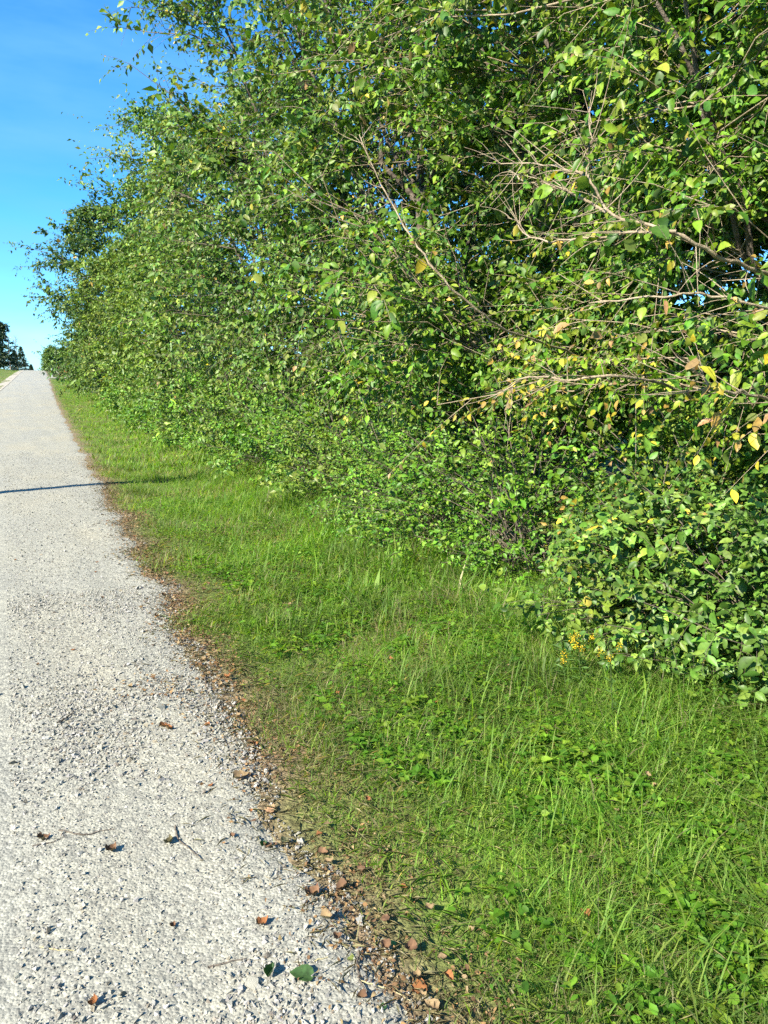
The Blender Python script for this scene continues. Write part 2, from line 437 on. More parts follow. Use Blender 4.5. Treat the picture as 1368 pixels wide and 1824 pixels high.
# ------------------------------------------------------------------ foliage engine
LEAFY = []          # things whose leaves are laid out first and built at the end
class Plant:
    def __init__(s, name, loc, mat, **props):
        s.root = empty(name, loc, **props); s.loc = np.array(loc, float); s.mat = mat
        s.P, s.D, s.N, s.L, s.W, s.C = [], [], [], [], [], []
        s.individual = 0; s.tmpl = LEAF2
        LEAFY.append(s)
    def add(s, P, D, N, L, W, C):
        for a, b in zip((s.P, s.D, s.N, s.L, s.W, s.C), (P, D, N, L, W, C)): a.append(b)
    def part(s, name, V, Q, mat, under=None, **props):
        return link(name, make_mesh(name, np.asarray(V) - s.loc, Q, mat=mat), under or s.root, **props)

def bezier(S, M, T, K):
    t = np.linspace(0, 1, K)[None, :, None]
    return (1-t)**2*S[:, None] + 2*t*(1-t)*M[:, None] + t*t*T[:, None]
def along(P, t):
    """points and tangents at parameter t (N,m) of polylines P (N,K,3)"""
    K = P.shape[1]; f = np.clip(t, 0, 0.9999)*(K-1); i = f.astype(int); f = (f - i)[..., None]
    n = np.arange(len(P))[:, None]
    a, b = P[n, i], P[n, i+1]
    return a + (b-a)*f, unit(b - a)
PALETTES = {
    'mulberry': [(0.095, 0.195, 0.014), (0.07, 0.165, 0.014), (0.13, 0.22, 0.018), (0.05, 0.13, 0.016), (0.175, 0.235, 0.03)],
    'elm':      [(0.072, 0.155, 0.018), (0.092, 0.18, 0.022), (0.052, 0.125, 0.016), (0.125, 0.205, 0.032), (0.16, 0.20, 0.042)],
    'boxelder': [(0.095, 0.165, 0.018), (0.125, 0.19, 0.022), (0.07, 0.13, 0.016), (0.155, 0.20, 0.032)],
    'dogwood':  [(0.085, 0.17, 0.026), (0.115, 0.205, 0.036), (0.065, 0.145, 0.02), (0.15, 0.225, 0.034)],
    'honey':    [(0.085, 0.20, 0.016), (0.115, 0.23, 0.02), (0.06, 0.155, 0.014), (0.15, 0.24, 0.025)],
    'maple':    [(0.055, 0.115, 0.020), (0.075, 0.135, 0.022), (0.04, 0.09, 0.018), (0.11, 0.155, 0.03)],
    'dark':     [(0.025, 0.05, 0.02), (0.035, 0.062, 0.025), (0.045, 0.07, 0.03)],
}
YELLOW = np.array([(0.42, 0.34, 0.03), (0.33, 0.31, 0.03), (0.36, 0.24, 0.06), (0.26, 0.16, 0.07)])
YPATCH = np.array([on_x(850, 690, 3.0), on_x(800, 780, 3.0), on_x(640, 270, 3.2), on_x(930, 660, 3.0), on_x(1290, 760, 3.0)])
YRAD = np.array([0.95, 0.8, 0.4, 0.65, 0.55])
def leaf_colours(P, pal, yellow):
    n = len(P); pl = np.array(PALETTES[pal])
    w = 0.5*W_mid(P) + rng.normal(size=n)*0.9
    k = np.clip(((w + 1.8)/3.6*len(pl)).astype(int), 0, len(pl)-1)
    C = pl[k]*np.exp(rng.normal(size=(n, 1))*0.16)
    d = np.linalg.norm(P[:, None] - YPATCH[None], axis=-1)/YRAD
    pr = yellow*np.clip(0.7 + 0.6*W_big(P), 0.1, 2) + 0.75*np.exp(-d.min(1)**2)*(yellow > 0)
    y = rng.random(n) < pr
    C[y] = YELLOW[rng.integers(0, len(YELLOW), y.sum())]*np.exp(rng.normal(size=(y.sum(), 1))*0.2)
    g = (rng.random(n) < 0.5*np.clip(pr*2, 0, 1)) & ~y
    C[g] = 0.5*C[g] + 0.5*np.array([0.25, 0.27, 0.025])
    return C
HOLES = []          # (point, axis, radius): open places in the thicket where the sky shows through
def hole(x, y, r, X=3.6):
    p = on_x(x, y, X); HOLES.append((p, unit(p - np.array([0, 0, CAMH])), r))
for q in [(835, 440, .34), (880, 500, .22), (1230, 480, .36), (1330, 455, .34), (1120, 455, .18), (815, 350, .16), (1340, 520, .22), (1010, 500, .12), (1200, 620, .15)]: hole(*q)
def keep_mask(P, strict=1.0):
    k = np.ones(len(P), bool)
    for p, a, r in HOLES:
        v = P - p; d = np.linalg.norm(v - (v @ a)[:, None]*a, axis=1)
        k &= d > r*strict*(0.75 + 0.25*W_small(P))
    return k
def spray(plant, B, Dir, Len, m, leaf, pal, yellow, droop=0.5, tw_r=0.003, width=0.62, face=(-0.45, -0.15, 0.6), twig_geo=True, holes=False, bare=0.0, pockets=None, back_x=None):
    """leafy twigs: B starts, Dir directions, Len lengths, m leaves each"""
    if pockets:
        k = W_small(B*0.9 + 50) + 0.5*W_mid(B*1.3 + 9) > pockets; B, Dir, Len = B[k], Dir[k], Len[k]
    if holes:
        k = keep_mask(B + Dir*Len[:, None]*0.6, holes); B, Dir, Len = B[k], Dir[k], Len[k]
    n = len(B)
    if n == 0: return None
    E = B + Dir*Len[:, None]; E[:, 2] -= droop*0.35*Len
    Mi = B + Dir*Len[:, None]*0.5 + rnd3(n, 0.05)*Len[:, None]; Mi[:, 2] += 0.06*Len
    PL = bezier(B, Mi, E, 3)
    t = np.linspace(0.12, 1.0, m)[None] + rng.uniform(-0.04, 0.04, (n, m))
    Q, Tg = along(PL, t); Q = Q.reshape(-1, 3); Tg = Tg.reshape(-1, 3)
    N = n*m
    side = unit(np.cross(Tg, np.array([0, 0, 1.0])) + rnd3(N, 0.25))*np.tile(np.where(np.arange(m) % 2, 1, -1), n)[:, None]
    D = unit(0.45*Tg + 0.75*side + np.array([0, 0, -1.0])*(droop*rng.uniform(0.3, 1.6, N))[:, None] + rnd3(N, 0.28))
    nr = unit(np.array(face) + rnd3(N, 0.55))
    nr = unit(nr - (nr*D).sum(1, keepdims=True)*D*0.999)
    L = leaf*np.exp(np.clip(rng.normal(size=N)*0.26, -0.7, 0.42))*np.tile(1.15 - 0.4*np.linspace(0, 1, m), n)
    L = L*np.repeat(np.exp(0.2*rng.normal(size=n)), m)
    if back_x is not None: L = L*np.where(Q[:, 0] > back_x, 1.45, 1.0)
    keep = rng.random(N) > 0.08
    if bare: keep &= rng.random(N) > np.repeat(np.where(rng.random(n) < bare, 0.85, 0.0), m)
    Q = Q + D*0.15*L[:, None]
    C = leaf_colours(Q, pal, yellow)*np.repeat(np.exp(0.22*rng.normal(size=(n, 1))), m, 0)
    plant.add(Q[keep], D[keep], nr[keep], L[keep], (L*width*rng.uniform(0.8, 1.15, N))[keep], C[keep])
    if twig_geo:
        PL = PL[rng.random(n) < 0.6]
        return tubes(PL, np.linspace(tw_r, tw_r*0.35, 3)[None].repeat(len(PL), 0), 3)
    return None
def merge(parts):
    Vs, Qs, o = [], [], 0
    for p in parts:
        if p is None: continue
        Vs.append(p[0]); Qs.append(p[1] + o); o += len(p[0])
    return np.concatenate(Vs), np.concatenate(Qs)

PROF_S = [0.06, 0.2, 0.45, 0.7, 0.88, 1.0]
PROF_R = [0.90, 0.95, 0.98, 1.0, 0.76, 0.14]
def tree(name, x, y, H, R, n_limb, n_tw, m, leaf, pal, yellow, label, lean=0.0, near=False, smin=0.1, phi0=200, phis=70,
         tw_len=(0.35, 0.85), rough=0.16, droop=0.5, bare=0.0, prof=PROF_R, mat=None, group='trees of the overgrown roadside hedgerow', vis_z=None, ry=1.0, trunk_r=None, holes=None, cat='tree', limb_mat=None):
    z0 = float(height(x, y)) - 0.05
    pl = Plant(name, (x, y, z0), mat or M_leaf, label=label, category=cat)
    if group: pl.root['group'] = group
    tr = trunk_r or 0.012*H
    K = 9; s = np.linspace(0, 1, K)
    T = np.stack([x - lean*s**1.5 + 0.05*H*0.12*np.sin(s*5 + x), y + 0.05*H*0.12*np.cos(s*4 + y), z0 + s*H*0.92], -1)
    V, Qd = tubes(T[None], (tr*(1 - 0.85*s) + 0.5*tr*np.exp(-s*25))[None], 8)
    trunk = pl.trunk = pl.part('trunk', V, Qd, M_trunk)
    # limb targets on and inside the crown's envelope
    n = n_limb
    sv = smin + (1 - smin)*rng.random(int(n*1.7))
    if vis_z: sv = sv[(sv*H < vis_z) | (rng.random(len(sv)) < 0.3)]
    sv = sv[:n]; n = len(sv)
    ph = np.radians(phi0 + phis*rng.normal(size=n))
    back = rng.random(n) < 0.34; ph[back] = rng.uniform(0, 6.28, back.sum())
    rho = 1 - np.clip(rng.exponential(0.22, n), 0, 0.75)
    r = np.interp(sv, PROF_S, prof)*R
    d = np.stack([np.cos(ph), np.sin(ph)*ry, 0*ph], -1)
    C0 = np.stack([x - lean*sv**1.5, y + 0*sv, z0 + sv*H], -1)
    Tp = C0 + d*(r*rho)[:, None]
    lump = 1 + rough*W_mid(Tp) + rough*0.8*W_big(Tp)
    Tp = C0 + d*(r*rho*lump)[:, None]
    Tp[:, 2] = np.maximum(Tp[:, 2] + 0.1*rng.normal(size=n), z0 + 0.25)
    if near: k = keep_mask(Tp, 0.9); Tp = Tp[k]; n = len(Tp)
    # main limbs from the trunk, then branches from the nearest limb to each target
    npri = 20
    sp_ = np.linspace(max(smin, 0.16), 0.95, npri); pp_ = np.radians(phi0) + rng.uniform(-2.2, 2.2, npri)
    rp = np.interp(sp_, PROF_S, prof)*R*rng.uniform(0.45, 0.7, npri)
    PT = np.stack([x - lean*sp_**1.5 + np.cos(pp_)*rp, y + np.sin(pp_)*rp*ry, z0 + sp_*H], -1)
    s0 = np.clip(sp_*rng.uniform(0.5, 0.75, npri) - 0.04, 0.04, 0.9)
    PS = np.stack([np.interp(s0, s, T[:, i]) for i in range(3)], -1)
    pl_n = np.linalg.norm(PT - PS, axis=1)
    PM = PS + (PT - PS)*0.45 + rnd3(npri, 0.08)*pl_n[:, None]; PM[:, 2] -= 0.10*pl_n
    PRI = bezier(PS, PM, PT, 9); PRI[:, 1:-1] += rng.normal(size=(npri, 7, 3))*0.018*pl_n[:, None, None]
    prad = (0.011*pl_n + 0.008)[:, None]*np.linspace(1, 0.3, 9)[None]
    cand = np.concatenate([PRI[:, 3:].reshape(-1, 3), T[2:]])
    dv = Tp[:, None] - cand[None]
    cost = np.linalg.norm(dv, axis=-1) + 0.9*np.clip(-dv[..., 2] + 0.1, 0, None) + rng.random((n, len(cand)))*0.25
    S = cand[cost.argmin(1)]
    ln = np.linalg.norm(Tp - S, axis=1)
    Mid = S + (Tp - S)*0.5 + rnd3(n, 0.10)*ln[:, None]; Mid[:, 2] += 0.12*ln
    KB = 6 if near else 4
    PL = bezier(S, Mid, Tp, KB)
    PL[:, 1:-1] += rng.normal(size=(n, KB-2, 3))*0.025*ln[:, None, None]
    rad = (0.003*ln + 0.0032)[:, None]*np.linspace(1, 0.3, KB)[None]*(1 if near else 1.5)
    # twigs off the limbs
    t = rng.uniform(0.25, 1.0, (n, n_tw)); t[:, 0] = 1.0
    B, Tg = along(PL, t); B = B.reshape(-1, 3); Tg = Tg.reshape(-1, 3)
    out = np.repeat(unit(Tp - np.array([x, y, z0 + 0.45*H])), n_tw, 0)
    Dr = unit(0.5*Tg + 0.4*out + rnd3(len(B), 0.6) + np.array([0, 0, 0.05]))
    Ln = rng.uniform(tw_len[0], tw_len[1], len(B))*np.exp(0.2*rng.normal(size=len(B)))
    tw = spray(pl, B, Dr, Ln, m, leaf, pal, yellow, droop=droop, tw_r=0.0035 if near else 0.005, twig_geo=near or (y < 24 and not holes), holes=1.0 if near else holes, bare=bare, pockets=-1.0 if near else None, back_x=x - 1.2 if near else None)
    lm = limb_mat or (M_bark if pal == 'mulberry' else M_twig)
    if near:
        for i in range(npri):
            V, Qd = tubes(PRI[i:i+1], prad[i:i+1], 7); pl.part('limb', V, Qd, M_trunk, under=trunk)
        V, Qd = merge([tubes(PL, rad, 4), tw]); pl.part('twigs', V, Qd, lm, kind='stuff')
        pl.individual = 300; pl.tmpl = LEAF6
    else:
        for i in range(npri if y < 100 else 0):
            V, Qd = tubes(PRI[i:i+1], prad[i:i+1], 5); pl.part('limb', V, Qd, M_trunk, under=trunk)
        V, Qd = merge([tubes(PL, rad, 3), tw]); pl.part('branches', V, Qd, lm, kind='stuff')
    return pl

# ------------------------------------------------------------------ hedgerow trees, from the nearest on
t1 = tree('mulberry_tree', 6.1, 0.9, 7.5, 3.1, 350, 11, 14, 0.068, 'mulberry', 0.035, 'hedgerow tree at the right edge of the photo with a long bare tan limb', near=True, smin=0.24, phi0=170, phis=60, vis_z=5.5, bare=0.1)
t2 = tree('mulberry_tree', 6.3, 4.2, 8.5, 3.3, 490, 11, 14, 0.071, 'mulberry', 0.05, 'hedgerow tree with yellowing leaves hanging over the dogwood shrubs', near=True, smin=0.17, phi0=185, phis=65, vis_z=6.3, bare=0.1)
t3 = tree('mulberry_tree', 6.1, 7.9, 9.5, 3.3, 490, 11, 14, 0.082, 'mulberry', 0.025, 'hedgerow tree third from the right with a pale whip-like shoot in front', near=True, smin=0.13, phi0=195, phis=70, vis_z=8, bare=0.1)
t4 = tree('elm_tree', 6.0, 11.8, 10.5, 3.4, 400, 11, 11, 0.098, 'elm', 0.02, 'darker small-leaved hedgerow tree fourth from the right', near=True, smin=0.1, phi0=205, phis=70, bare=0.12)
t5 = tree('elm_tree', 6.2, 16.2, 12.5, 3.3, 420, 12, 11, 0.115, 'elm', 0.02, 'tall hedgerow tree whose crown leaves the top of the photo against the sky', smin=0.07, phi0=210, lean=0.9, bare=0.2, rough=0.18)
far = [  # x, y, H, R, species, leaf, lean, label
    (6.1, 21.0, 9.2, 3.4, 'elm', 0.13, 0.1, 'hedgerow tree just beyond the tall one cut by the top of the photo'),
    (6.0, 26.5, 9.4, 3.4, 'boxelder', 0.14, 0.4, 'yellow-green hedgerow tree below the gap of sky at upper left'),
    (6.0, 32.5, 12.2, 3.5, 'elm', 0.15, 0.7, 'hedgerow tree with sparse twigs reaching up into the faint cloud'),
    (6.0, 39.0, 8.6, 3.5, 'boxelder', 0.17, 0.3, 'mid-row hedgerow tree, lower than the twiggy one before it'),
    (5.9, 46.5, 9.2, 4.0, 'boxelder', 0.18, 0.5, 'pale green hedgerow tree right behind the one leaning over the road'),
    (5.6, 56.0, 12.8, 4.7, 'maple', 0.21, 0.9, 'broad dark hedgerow tree leaning farthest out over the gravel road'),
    (5.7, 68.0, 10.5, 4.0, 'maple', 0.22, 0.5, 'hedgerow tree half hidden behind the one leaning over the road'),
    (6.0, 80.0, 8.5, 3.3, 'maple', 0.21, 0.0, 'low hedgerow tree near the far end of the row'),
    (6.3, 92.0, 6.5, 2.8, 'boxelder', 0.23, 0.0, 'last small hedgerow tree before the red board'),
]
for k, (x, y, H, R, sp, leaf, lean, lab) in enumerate(far):
    tree('elm_tree' if sp == 'elm' else 'box_elder_tree', x, y, H, R, 270 if y < 60 else 150, 11, 10 if y < 60 else 8, leaf, sp, 0.015, lab, smin=0.05, phi0=220, phis=66,
         lean=lean, tw_len=(0.45, 1.0), bare=0.15 if sp == 'elm' else 0.05, rough=0.15, mat=M_leaf if y < 40 else M_dark_leaf, prof=[0.8, 0.78, 0.72, 0.92, 0.9, 0.3] if y == 32.5 else PROF_R)

for x, y, H, R, lab in [(9.6, 2.6, 8, 3.0, 'shaded tree behind the long bare limb, back row of the hedgerow'), (9.8, 7.0, 8.5, 3.2, 'shaded tree behind the whip-like shoot, back row of the hedgerow'),
                        (9.6, 11.5, 9, 3.2, 'shaded back-row tree behind the dark small-leaved one'), (9.8, 16.5, 9.5, 3.4, 'farthest tree glimpsed in the shaded back row of the hedgerow')]:
    tree('elm_tree', x, y, H, R, 220, 10, 9, 0.17, 'elm', 0.0, lab, smin=0.08, phi0=200, phis=80, tw_len=(0.4, 0.9), holes=0.55, group='trees in the shaded back row of the hedgerow')

# prominent bare limbs that the photograph shows in front of the nearest trees
def limb_px(pl, pts, X, r0, r1, name='limb', leaves=0, leaf=0.062, yellow=0.25):
    r0 *= 0.72
    P = np.array([on_x(a, b, X + dx) for a, b, dx in pts])
    if pts[0][2] >= 0.2:
        q = P[0] + np.array([2.0, 0.9, -0.45]); P = np.concatenate([[q, P[0]*0.5 + q*0.5 + np.array([0, 0, 0.1])], P]); r0 = r0*1.2
    t = np.linspace(0, 1, len(P)); tt = np.linspace(0, 1, len(P)*4)
    Pp = np.stack([np.interp(tt, t, P[:, i]) for i in range(3)], -1)
    for _ in range(2): Pp[1:-1] = 0.25*Pp[:-2] + 0.5*Pp[1:-1] + 0.25*Pp[2:]
    Pp[1:-1] += rnd3(len(Pp)-2, 0.006)
    kn = 1 + 0.18*rng.random(len(Pp))
    V, Qd = tubes(Pp[None], (np.linspace(r0, r1, len(Pp))*kn)[None], 6)
    lo = pl.part(name, V, Qd, M_bark, under=pl.trunk)
    nb = 5 + len(pts)*3                              # bare side twigs
    B, Tg = along(Pp[None], rng.uniform(0.3 if pts[0][2] >= 0.2 else 0.05, 1, (1, nb))); B, Tg = B[0], Tg[0]
    Dr = unit(0.7*Tg + rnd3(nb, 0.5) + np.array([-0.25, 0, 0.05])); ln_ = rng.uniform(0.08, 0.38, nb)[:, None]
    V, Qd = tubes(bezier(B, B + Dr*ln_*0.5 + rnd3(nb, 0.02), B + Dr*ln_ + rnd3(nb, 0.03), 5), np.linspace(0.0032, 0.0012, 5)[None].repeat(nb, 0), 4)
    pl.part('side_twigs', V, Qd, M_bark, under=lo, kind='stuff')
    if leaves:
        B, Tg = along(Pp[None], rng.uniform(0.15, 1, (1, leaves))); B, Tg = B[0], Tg[0]
        Dr = unit(0.6*Tg + rnd3(leaves, 0.6) + np.array([-0.2, 0, 0.1]))
        tw = spray(pl, B, Dr, rng.uniform(0.1, 0.32, leaves), 5, leaf, 'mulberry', yellow, droop=0.8, tw_r=0.002)
        pl.part('twigs', *tw, M_bark, kind='stuff')
limb_px(t1, [(1420, 510, 1.2), (1368, 490, .8), (1290, 462, .4), (1205, 412, .1), (1090, 388, 0), (1050, 320, -.1), (1035, 305, -.1), (960, 290, -.15), (885, 292, -.2)], 2.62, 0.015, 0.003, leaves=16)
limb_px(t1, [(1205, 412, .1), (1130, 412, 0), (1050, 428, -.1), (955, 428, -.15), (905, 388, -.2)], 2.62, 0.011, 0.003, leaves=8)
limb_px(t1, [(1080, 378, 0), (1000, 332, -.1), (940, 326, -.1), (905, 302, -.15)], 2.62, 0.011, 0.003, leaves=5)
limb_px(t1, [(1045, 312, -.1), (1054, 250, -.1), (1050, 200, -.1)], 2.62, 0.006, 0.003, leaves=3)
limb_px(t1, [(1368, 708, .5), (1290, 697, .1), (1250, 680, 0), (1225, 640, -.1)], 2.62, 0.012, 0.004, leaves=8)
limb_px(t2, [(900, 590, .6), (850, 555, .3), (780, 490, 0), (735, 425, -.1), (690, 350, -.2), (665, 300, -.25), (640, 240, -.3)], 2.62, 0.012, 0.0035, leaves=14, yellow=0.5)
limb_px(t2, [(1110, 665, .3), (1000, 678, .1), (940, 668, 0), (900, 695, -.1)], 2.62, 0.012, 0.004, leaves=8)
limb_px(t2, [(1370, 545, .6), (1245, 520, .3), (1180, 528, .1), (1050, 540, 0)], 2.62, 0.010, 0.004, leaves=6)

# ------------------------------------------------------------------ understory shrubs
def shrub(name, x, y, H, R, n_stem, n_tw, m, leaf, pal, label, near=True, yellow=0.0, width=0.6, droop=0.35, group='shrubs along the foot of the hedgerow', tw_len=(0.15, 0.4), indiv=300, phi0=190, phis=75, tmpl=None, mat=None, cat='shrub', face=(-0.5, -0.2, 0.65)):
    z0 = float(height(x, y)) - 0.02
    pl = Plant(name, (x, y, z0), mat or M_leaf, label=label, category=cat, group=group)
    n = n_stem
    ph = np.radians(phi0 + phis*rng.normal(size=n)); el = np.arcsin(rng.uniform(0.02, 1.0, n))
    rho = 1 - np.clip(rng.exponential(0.15, n), 0, 0.6)
    d = np.stack([np.cos(ph)*np.cos(el)*R, np.sin(ph)*np.cos(el)*R*1.05, np.sin(el)*H], -1)
    T = np.array([x, y, z0]) + d*rho[:, None]
    T = np.array([x, y, z0]) + (T - np.array([x, y, z0]))*(1 + 0.12*W_small(T) + 0.14*W_mid(T))[:, None]
    T[:, 2] = np.maximum(T[:, 2], z0 + 0.08)
    lowf = rng.random(n) < 0.2; T[lowf, 2] = z0 + rng.uniform(0.06, 0.4, lowf.sum())*H    # skirt down to the grass
    S = np.array([x, y, z0]) + np.stack([rng.normal(size=n)*0.14, rng.normal(size=n)*0.16, 0*ph], -1)
    Mid = S + (T - S)*np.array([0.35, 0.35, 0.75]) + rnd3(n, 0.05)
    PL = bezier(S, Mid, T, 6)
    ln = np.linalg.norm(T - S, axis=1)
    rad = (0.003 + 0.003*ln)[:, None]*np.linspace(1, 0.35, 6)[None]
    t = rng.uniform(0.45, 1.0, (n, n_tw)); t[:, 0] = 1
    B, Tg = along(PL, t); B = B.reshape(-1, 3); Tg = Tg.reshape(-1, 3)
    Dr = unit(0.6*Tg + rnd3(len(B), 0.5) + np.array([-0.25, -0.1, 0.15]))
    tw = spray(pl, B, Dr, rng.uniform(*tw_len, len(B)), m, leaf, pal, yellow, droop=droop, tw_r=0.002, width=width, face=face, twig_geo=near, pockets=-0.85 if pal == 'dogwood' else -1.2)
    V, Qd = merge([tubes(PL, rad, 4 if near else 3), tw]); pl.part('stems', V, Qd, M_twig, kind='stuff')
    pl.individual = indiv if near else 0
    pl.tmpl = tmpl or (LEAF6 if near else LEAF2)
    return pl
shrub('dogwood_shrub', 3.85, 1.7, 1.15, 0.80, 95, 8, 9, 0.062, 'dogwood', 'broad-leaved shrub at the right edge of the photo above the tall grass')
shrub('dogwood_shrub', 3.9, 2.75, 1.30, 0.92, 120, 8, 9, 0.060, 'dogwood', 'grey-green dogwood shrub with large clear leaves beside the yellow flowers')
shrub('dogwood_shrub', 3.95, 3.75, 1.45, 0.92, 120, 8, 9, 0.056, 'dogwood', 'rounded dogwood shrub left of the yellow flowers', yellow=0.01)
shrub('honeysuckle_shrub', 3.9, 5.35, 1.45, 1.05, 120, 8, 8, 0.046, 'honey', 'bright small-leaved shrub spilling onto the grass beside the dark hollow')
shrub('honeysuckle_shrub', 3.85, 6.8, 1.45, 1.05, 120, 8, 8, 0.046, 'honey', 'bright small-leaved shrub on the near side of the dark hollow at the hedge foot')
shrub('honeysuckle_shrub', 3.9, 8.1, 1.5, 1.0, 115, 8, 8, 0.047, 'honey', 'bright small-leaved shrub on the far side of the dark hollow at the hedge foot')
ly = 10.2
names = ['low vine-covered shrub beyond the dark hollow, fourth of the bright ones', 'fifth bright shrub from the dogwoods along the hedge foot', 'sixth bright shrub from the dogwoods along the hedge foot',
         'seventh bright shrub from the dogwoods along the hedge foot', 'eighth bright shrub from the dogwoods along the hedge foot', 'ninth bright shrub from the dogwoods along the hedge foot',
         'tenth bright shrub from the dogwoods along the hedge foot', 'eleventh bright shrub from the dogwoods along the hedge foot', 'twelfth bright shrub from the dogwoods along the hedge foot',
         'thirteenth bright shrub from the dogwoods along the hedge foot', 'farthest but one of the bright shrubs along the hedge foot', 'farthest of the bright shrubs along the hedge foot']
for k, lab in enumerate(names):
    f = 1 + k*0.09
    shrub('honeysuckle_shrub', 4.05 + 0.1*math.sin(k*2.1), ly, 1.7*f**0.4, 1.15*f**0.5, 85, 7, 7, 0.062*f, 'honey' if k % 3 else 'boxelder', lab, near=False)
    ly += 1.75*f
for k, (x, y, H, R, lab) in enumerate([(5.4, 2.0, 2.1, 1.3, 'taller shrub in the shade behind the broad-leaved shrubs at the right edge'),
                                       (5.4, 5.0, 2.2, 1.4, 'taller shrub in the shade behind the bright small-leaved shrubs'),
                                       (5.3, 8.2, 2.4, 1.4, 'taller shaded shrub behind the dark hollow in the hedge foot')]):
    shrub('viburnum_shrub', x, y, H, R, 120, 7, 7, 0.085, 'mulberry', lab, near=False, yellow=0.02, tw_len=(0.2, 0.5))

# ------------------------------------------------------------------ far trees and things round the crest
def far_tree(name, px, py, Y, wpx, hpx, pal, label, group, leaf=0.45, n=130, smin=0.12, prof=None, bare=0, phis=75, cat='tree', phi0=235):
    p = on_y(px, py, Y); z0 = float(height(p[0], Y))
    s = Y*0.9/FPX
    return tree(name, p[0], Y, hpx*s + (p[2] - z0), wpx*0.5*s*0.92, n, 9, 8, leaf, pal, 0.0, label, smin=smin, phi0=phi0, phis=phis, tw_len=(0.6, 1.5),
                prof=prof or [0.75, 0.95, 1.0, 0.9, 0.62, 0.1], mat=M_dark_leaf, group=group, bare=bare, cat=cat)
G_L = 'dark trees left of the far road'
far_tree('maple_tree', -12, 661, 205, 44, 76, 'dark', 'dark leafy tree at the left edge of the photo beside the pole', G_L)
far_tree('maple_tree', 8, 661, 222, 34, 80, 'dark', 'tallest dark leafy tree just left of the utility pole', G_L)
far_tree('maple_tree', -40, 661, 195, 60, 70, 'dark', 'dark leafy tree mostly beyond the left edge of the photo', G_L)
G_R = 'trees beyond the driveway'
far_tree('ash_tree', 96, 664, 175, 34, 42, 'elm', 'rounded tree behind the small lollipop tree beyond the driveway', G_R, leaf=0.3)
far_tree('ash_tree', 122, 664, 190, 44, 40, 'elm', 'tree behind the red board beyond the driveway', G_R, leaf=0.3)
far_tree('ash_tree', 85, 664, 240, 14, 14, 'dark', 'lowest tree beside the road at the crest', G_R, leaf=0.3, n=40)
far_tree('small_tree', 100, 674, 129, 13, 18, 'dark', 'small lollipop-shaped tree on a thin trunk by the driveway', None, leaf=0.16, n=40, smin=0.42, prof=[.1, .3, .9, 1, .8, .3], phi0=235)

def conifer(px, py, Y, wpx, hpx, label):
    p = on_y(px, py, Y); x, y = p[0], Y; z0 = float(height(x, y)); s = Y*0.9/FPX
    H = hpx*s + (p[2] - z0); R = wpx*0.5*s
    pl = Plant('spruce_tree', (x, y, z0), M_needle, label=label, category='tree', group='spruces left of the far road')
    pl.part('trunk', *tubes(np.array([[[x, y, z0], [x, y, z0 + H*0.5], [x, y, z0 + H*0.97]]]), np.array([[.14, .08, .02]]), 6), M_trunk)
    n = 230; sv = rng.uniform(0.07, 1.0, n)**0.9; ph = rng.uniform(0, 6.28, n)
    r = R*(1.02 - sv)*rng.uniform(0.75, 1.15, n)
    S = np.stack([x + 0*sv, y + 0*sv, z0 + sv*H], -1)
    T = S + np.stack([np.cos(ph)*r, np.sin(ph)*r, -0.12*r], -1)
    PL = bezier(S, (S+T)/2 + np.array([0, 0, 0.06])*r[:, None], T, 4)
    pl.part('branches', *tubes(PL, np.full((n, 4), 0.02), 3), M_trunk, kind='stuff')
    B, Tg = along(PL, rng.uniform(0.2, 1, (n, 9))); B = B.reshape(-1, 3); Tg = Tg.reshape(-1, 3); k = len(B)*3
    B = np.repeat(B, 3, 0); Tg = np.repeat(Tg, 3, 0)
    D = unit(Tg + rnd3(k, 0.6)); L = rng.uniform(0.2, 0.5, k)
    pc = np.array(PALETTES['dark'])[rng.integers(0, 3, k)]*np.array([0.8, 1.0, 1.0])
    pl.add(B, D, unit(rnd3(k) + np.array([0, 0, 1])), L, L*0.35, pc)
conifer(40, 661, 268, 36, 42, 'dark spruce right of the pole at the roadside')
conifer(28, 661, 246, 30, 36, 'shorter dark spruce right behind the utility pole')
conifer(56, 662, 300, 18, 12, 'lowest spruce nearest the road at the crest')
# leafless tree
p = on_y(32, 661, 285); z0 = float(height(p[0], 285))
pl = Plant('bare_tree', (p[0], 285, z0), M_leaf, label='pale leafless tree standing above the spruces', category='tree')
Hb = 62*285*0.9/FPX + p[2] - z0
pl.part('trunk', *tubes(np.array([[[p[0], 285, z0], [p[0]+.1, 285, z0+Hb*.5], [p[0], 285, z0+Hb*.95]]]), np.array([[.2, .13, .03]]), 6), M_bark)
n = 40; sv = rng.uniform(0.4, 0.95, n); ph = rng.uniform(0, 6.28, n)
S = np.stack([p[0] + 0*sv, 285 + 0*sv, z0 + sv*Hb], -1); T = S + np.stack([np.cos(ph), np.sin(ph), 1.3 + 0*ph], -1)*(Hb*0.13*(1.3 - sv))[:, None]
pl.part('branches', *tubes(bezier(S, (S+T)/2 + np.array([0, 0, -.2]), T, 4), np.linspace(.05, .015, 4)[None].repeat(n, 0), 3), M_bark, kind='stuff')
LEAFY.remove(pl)

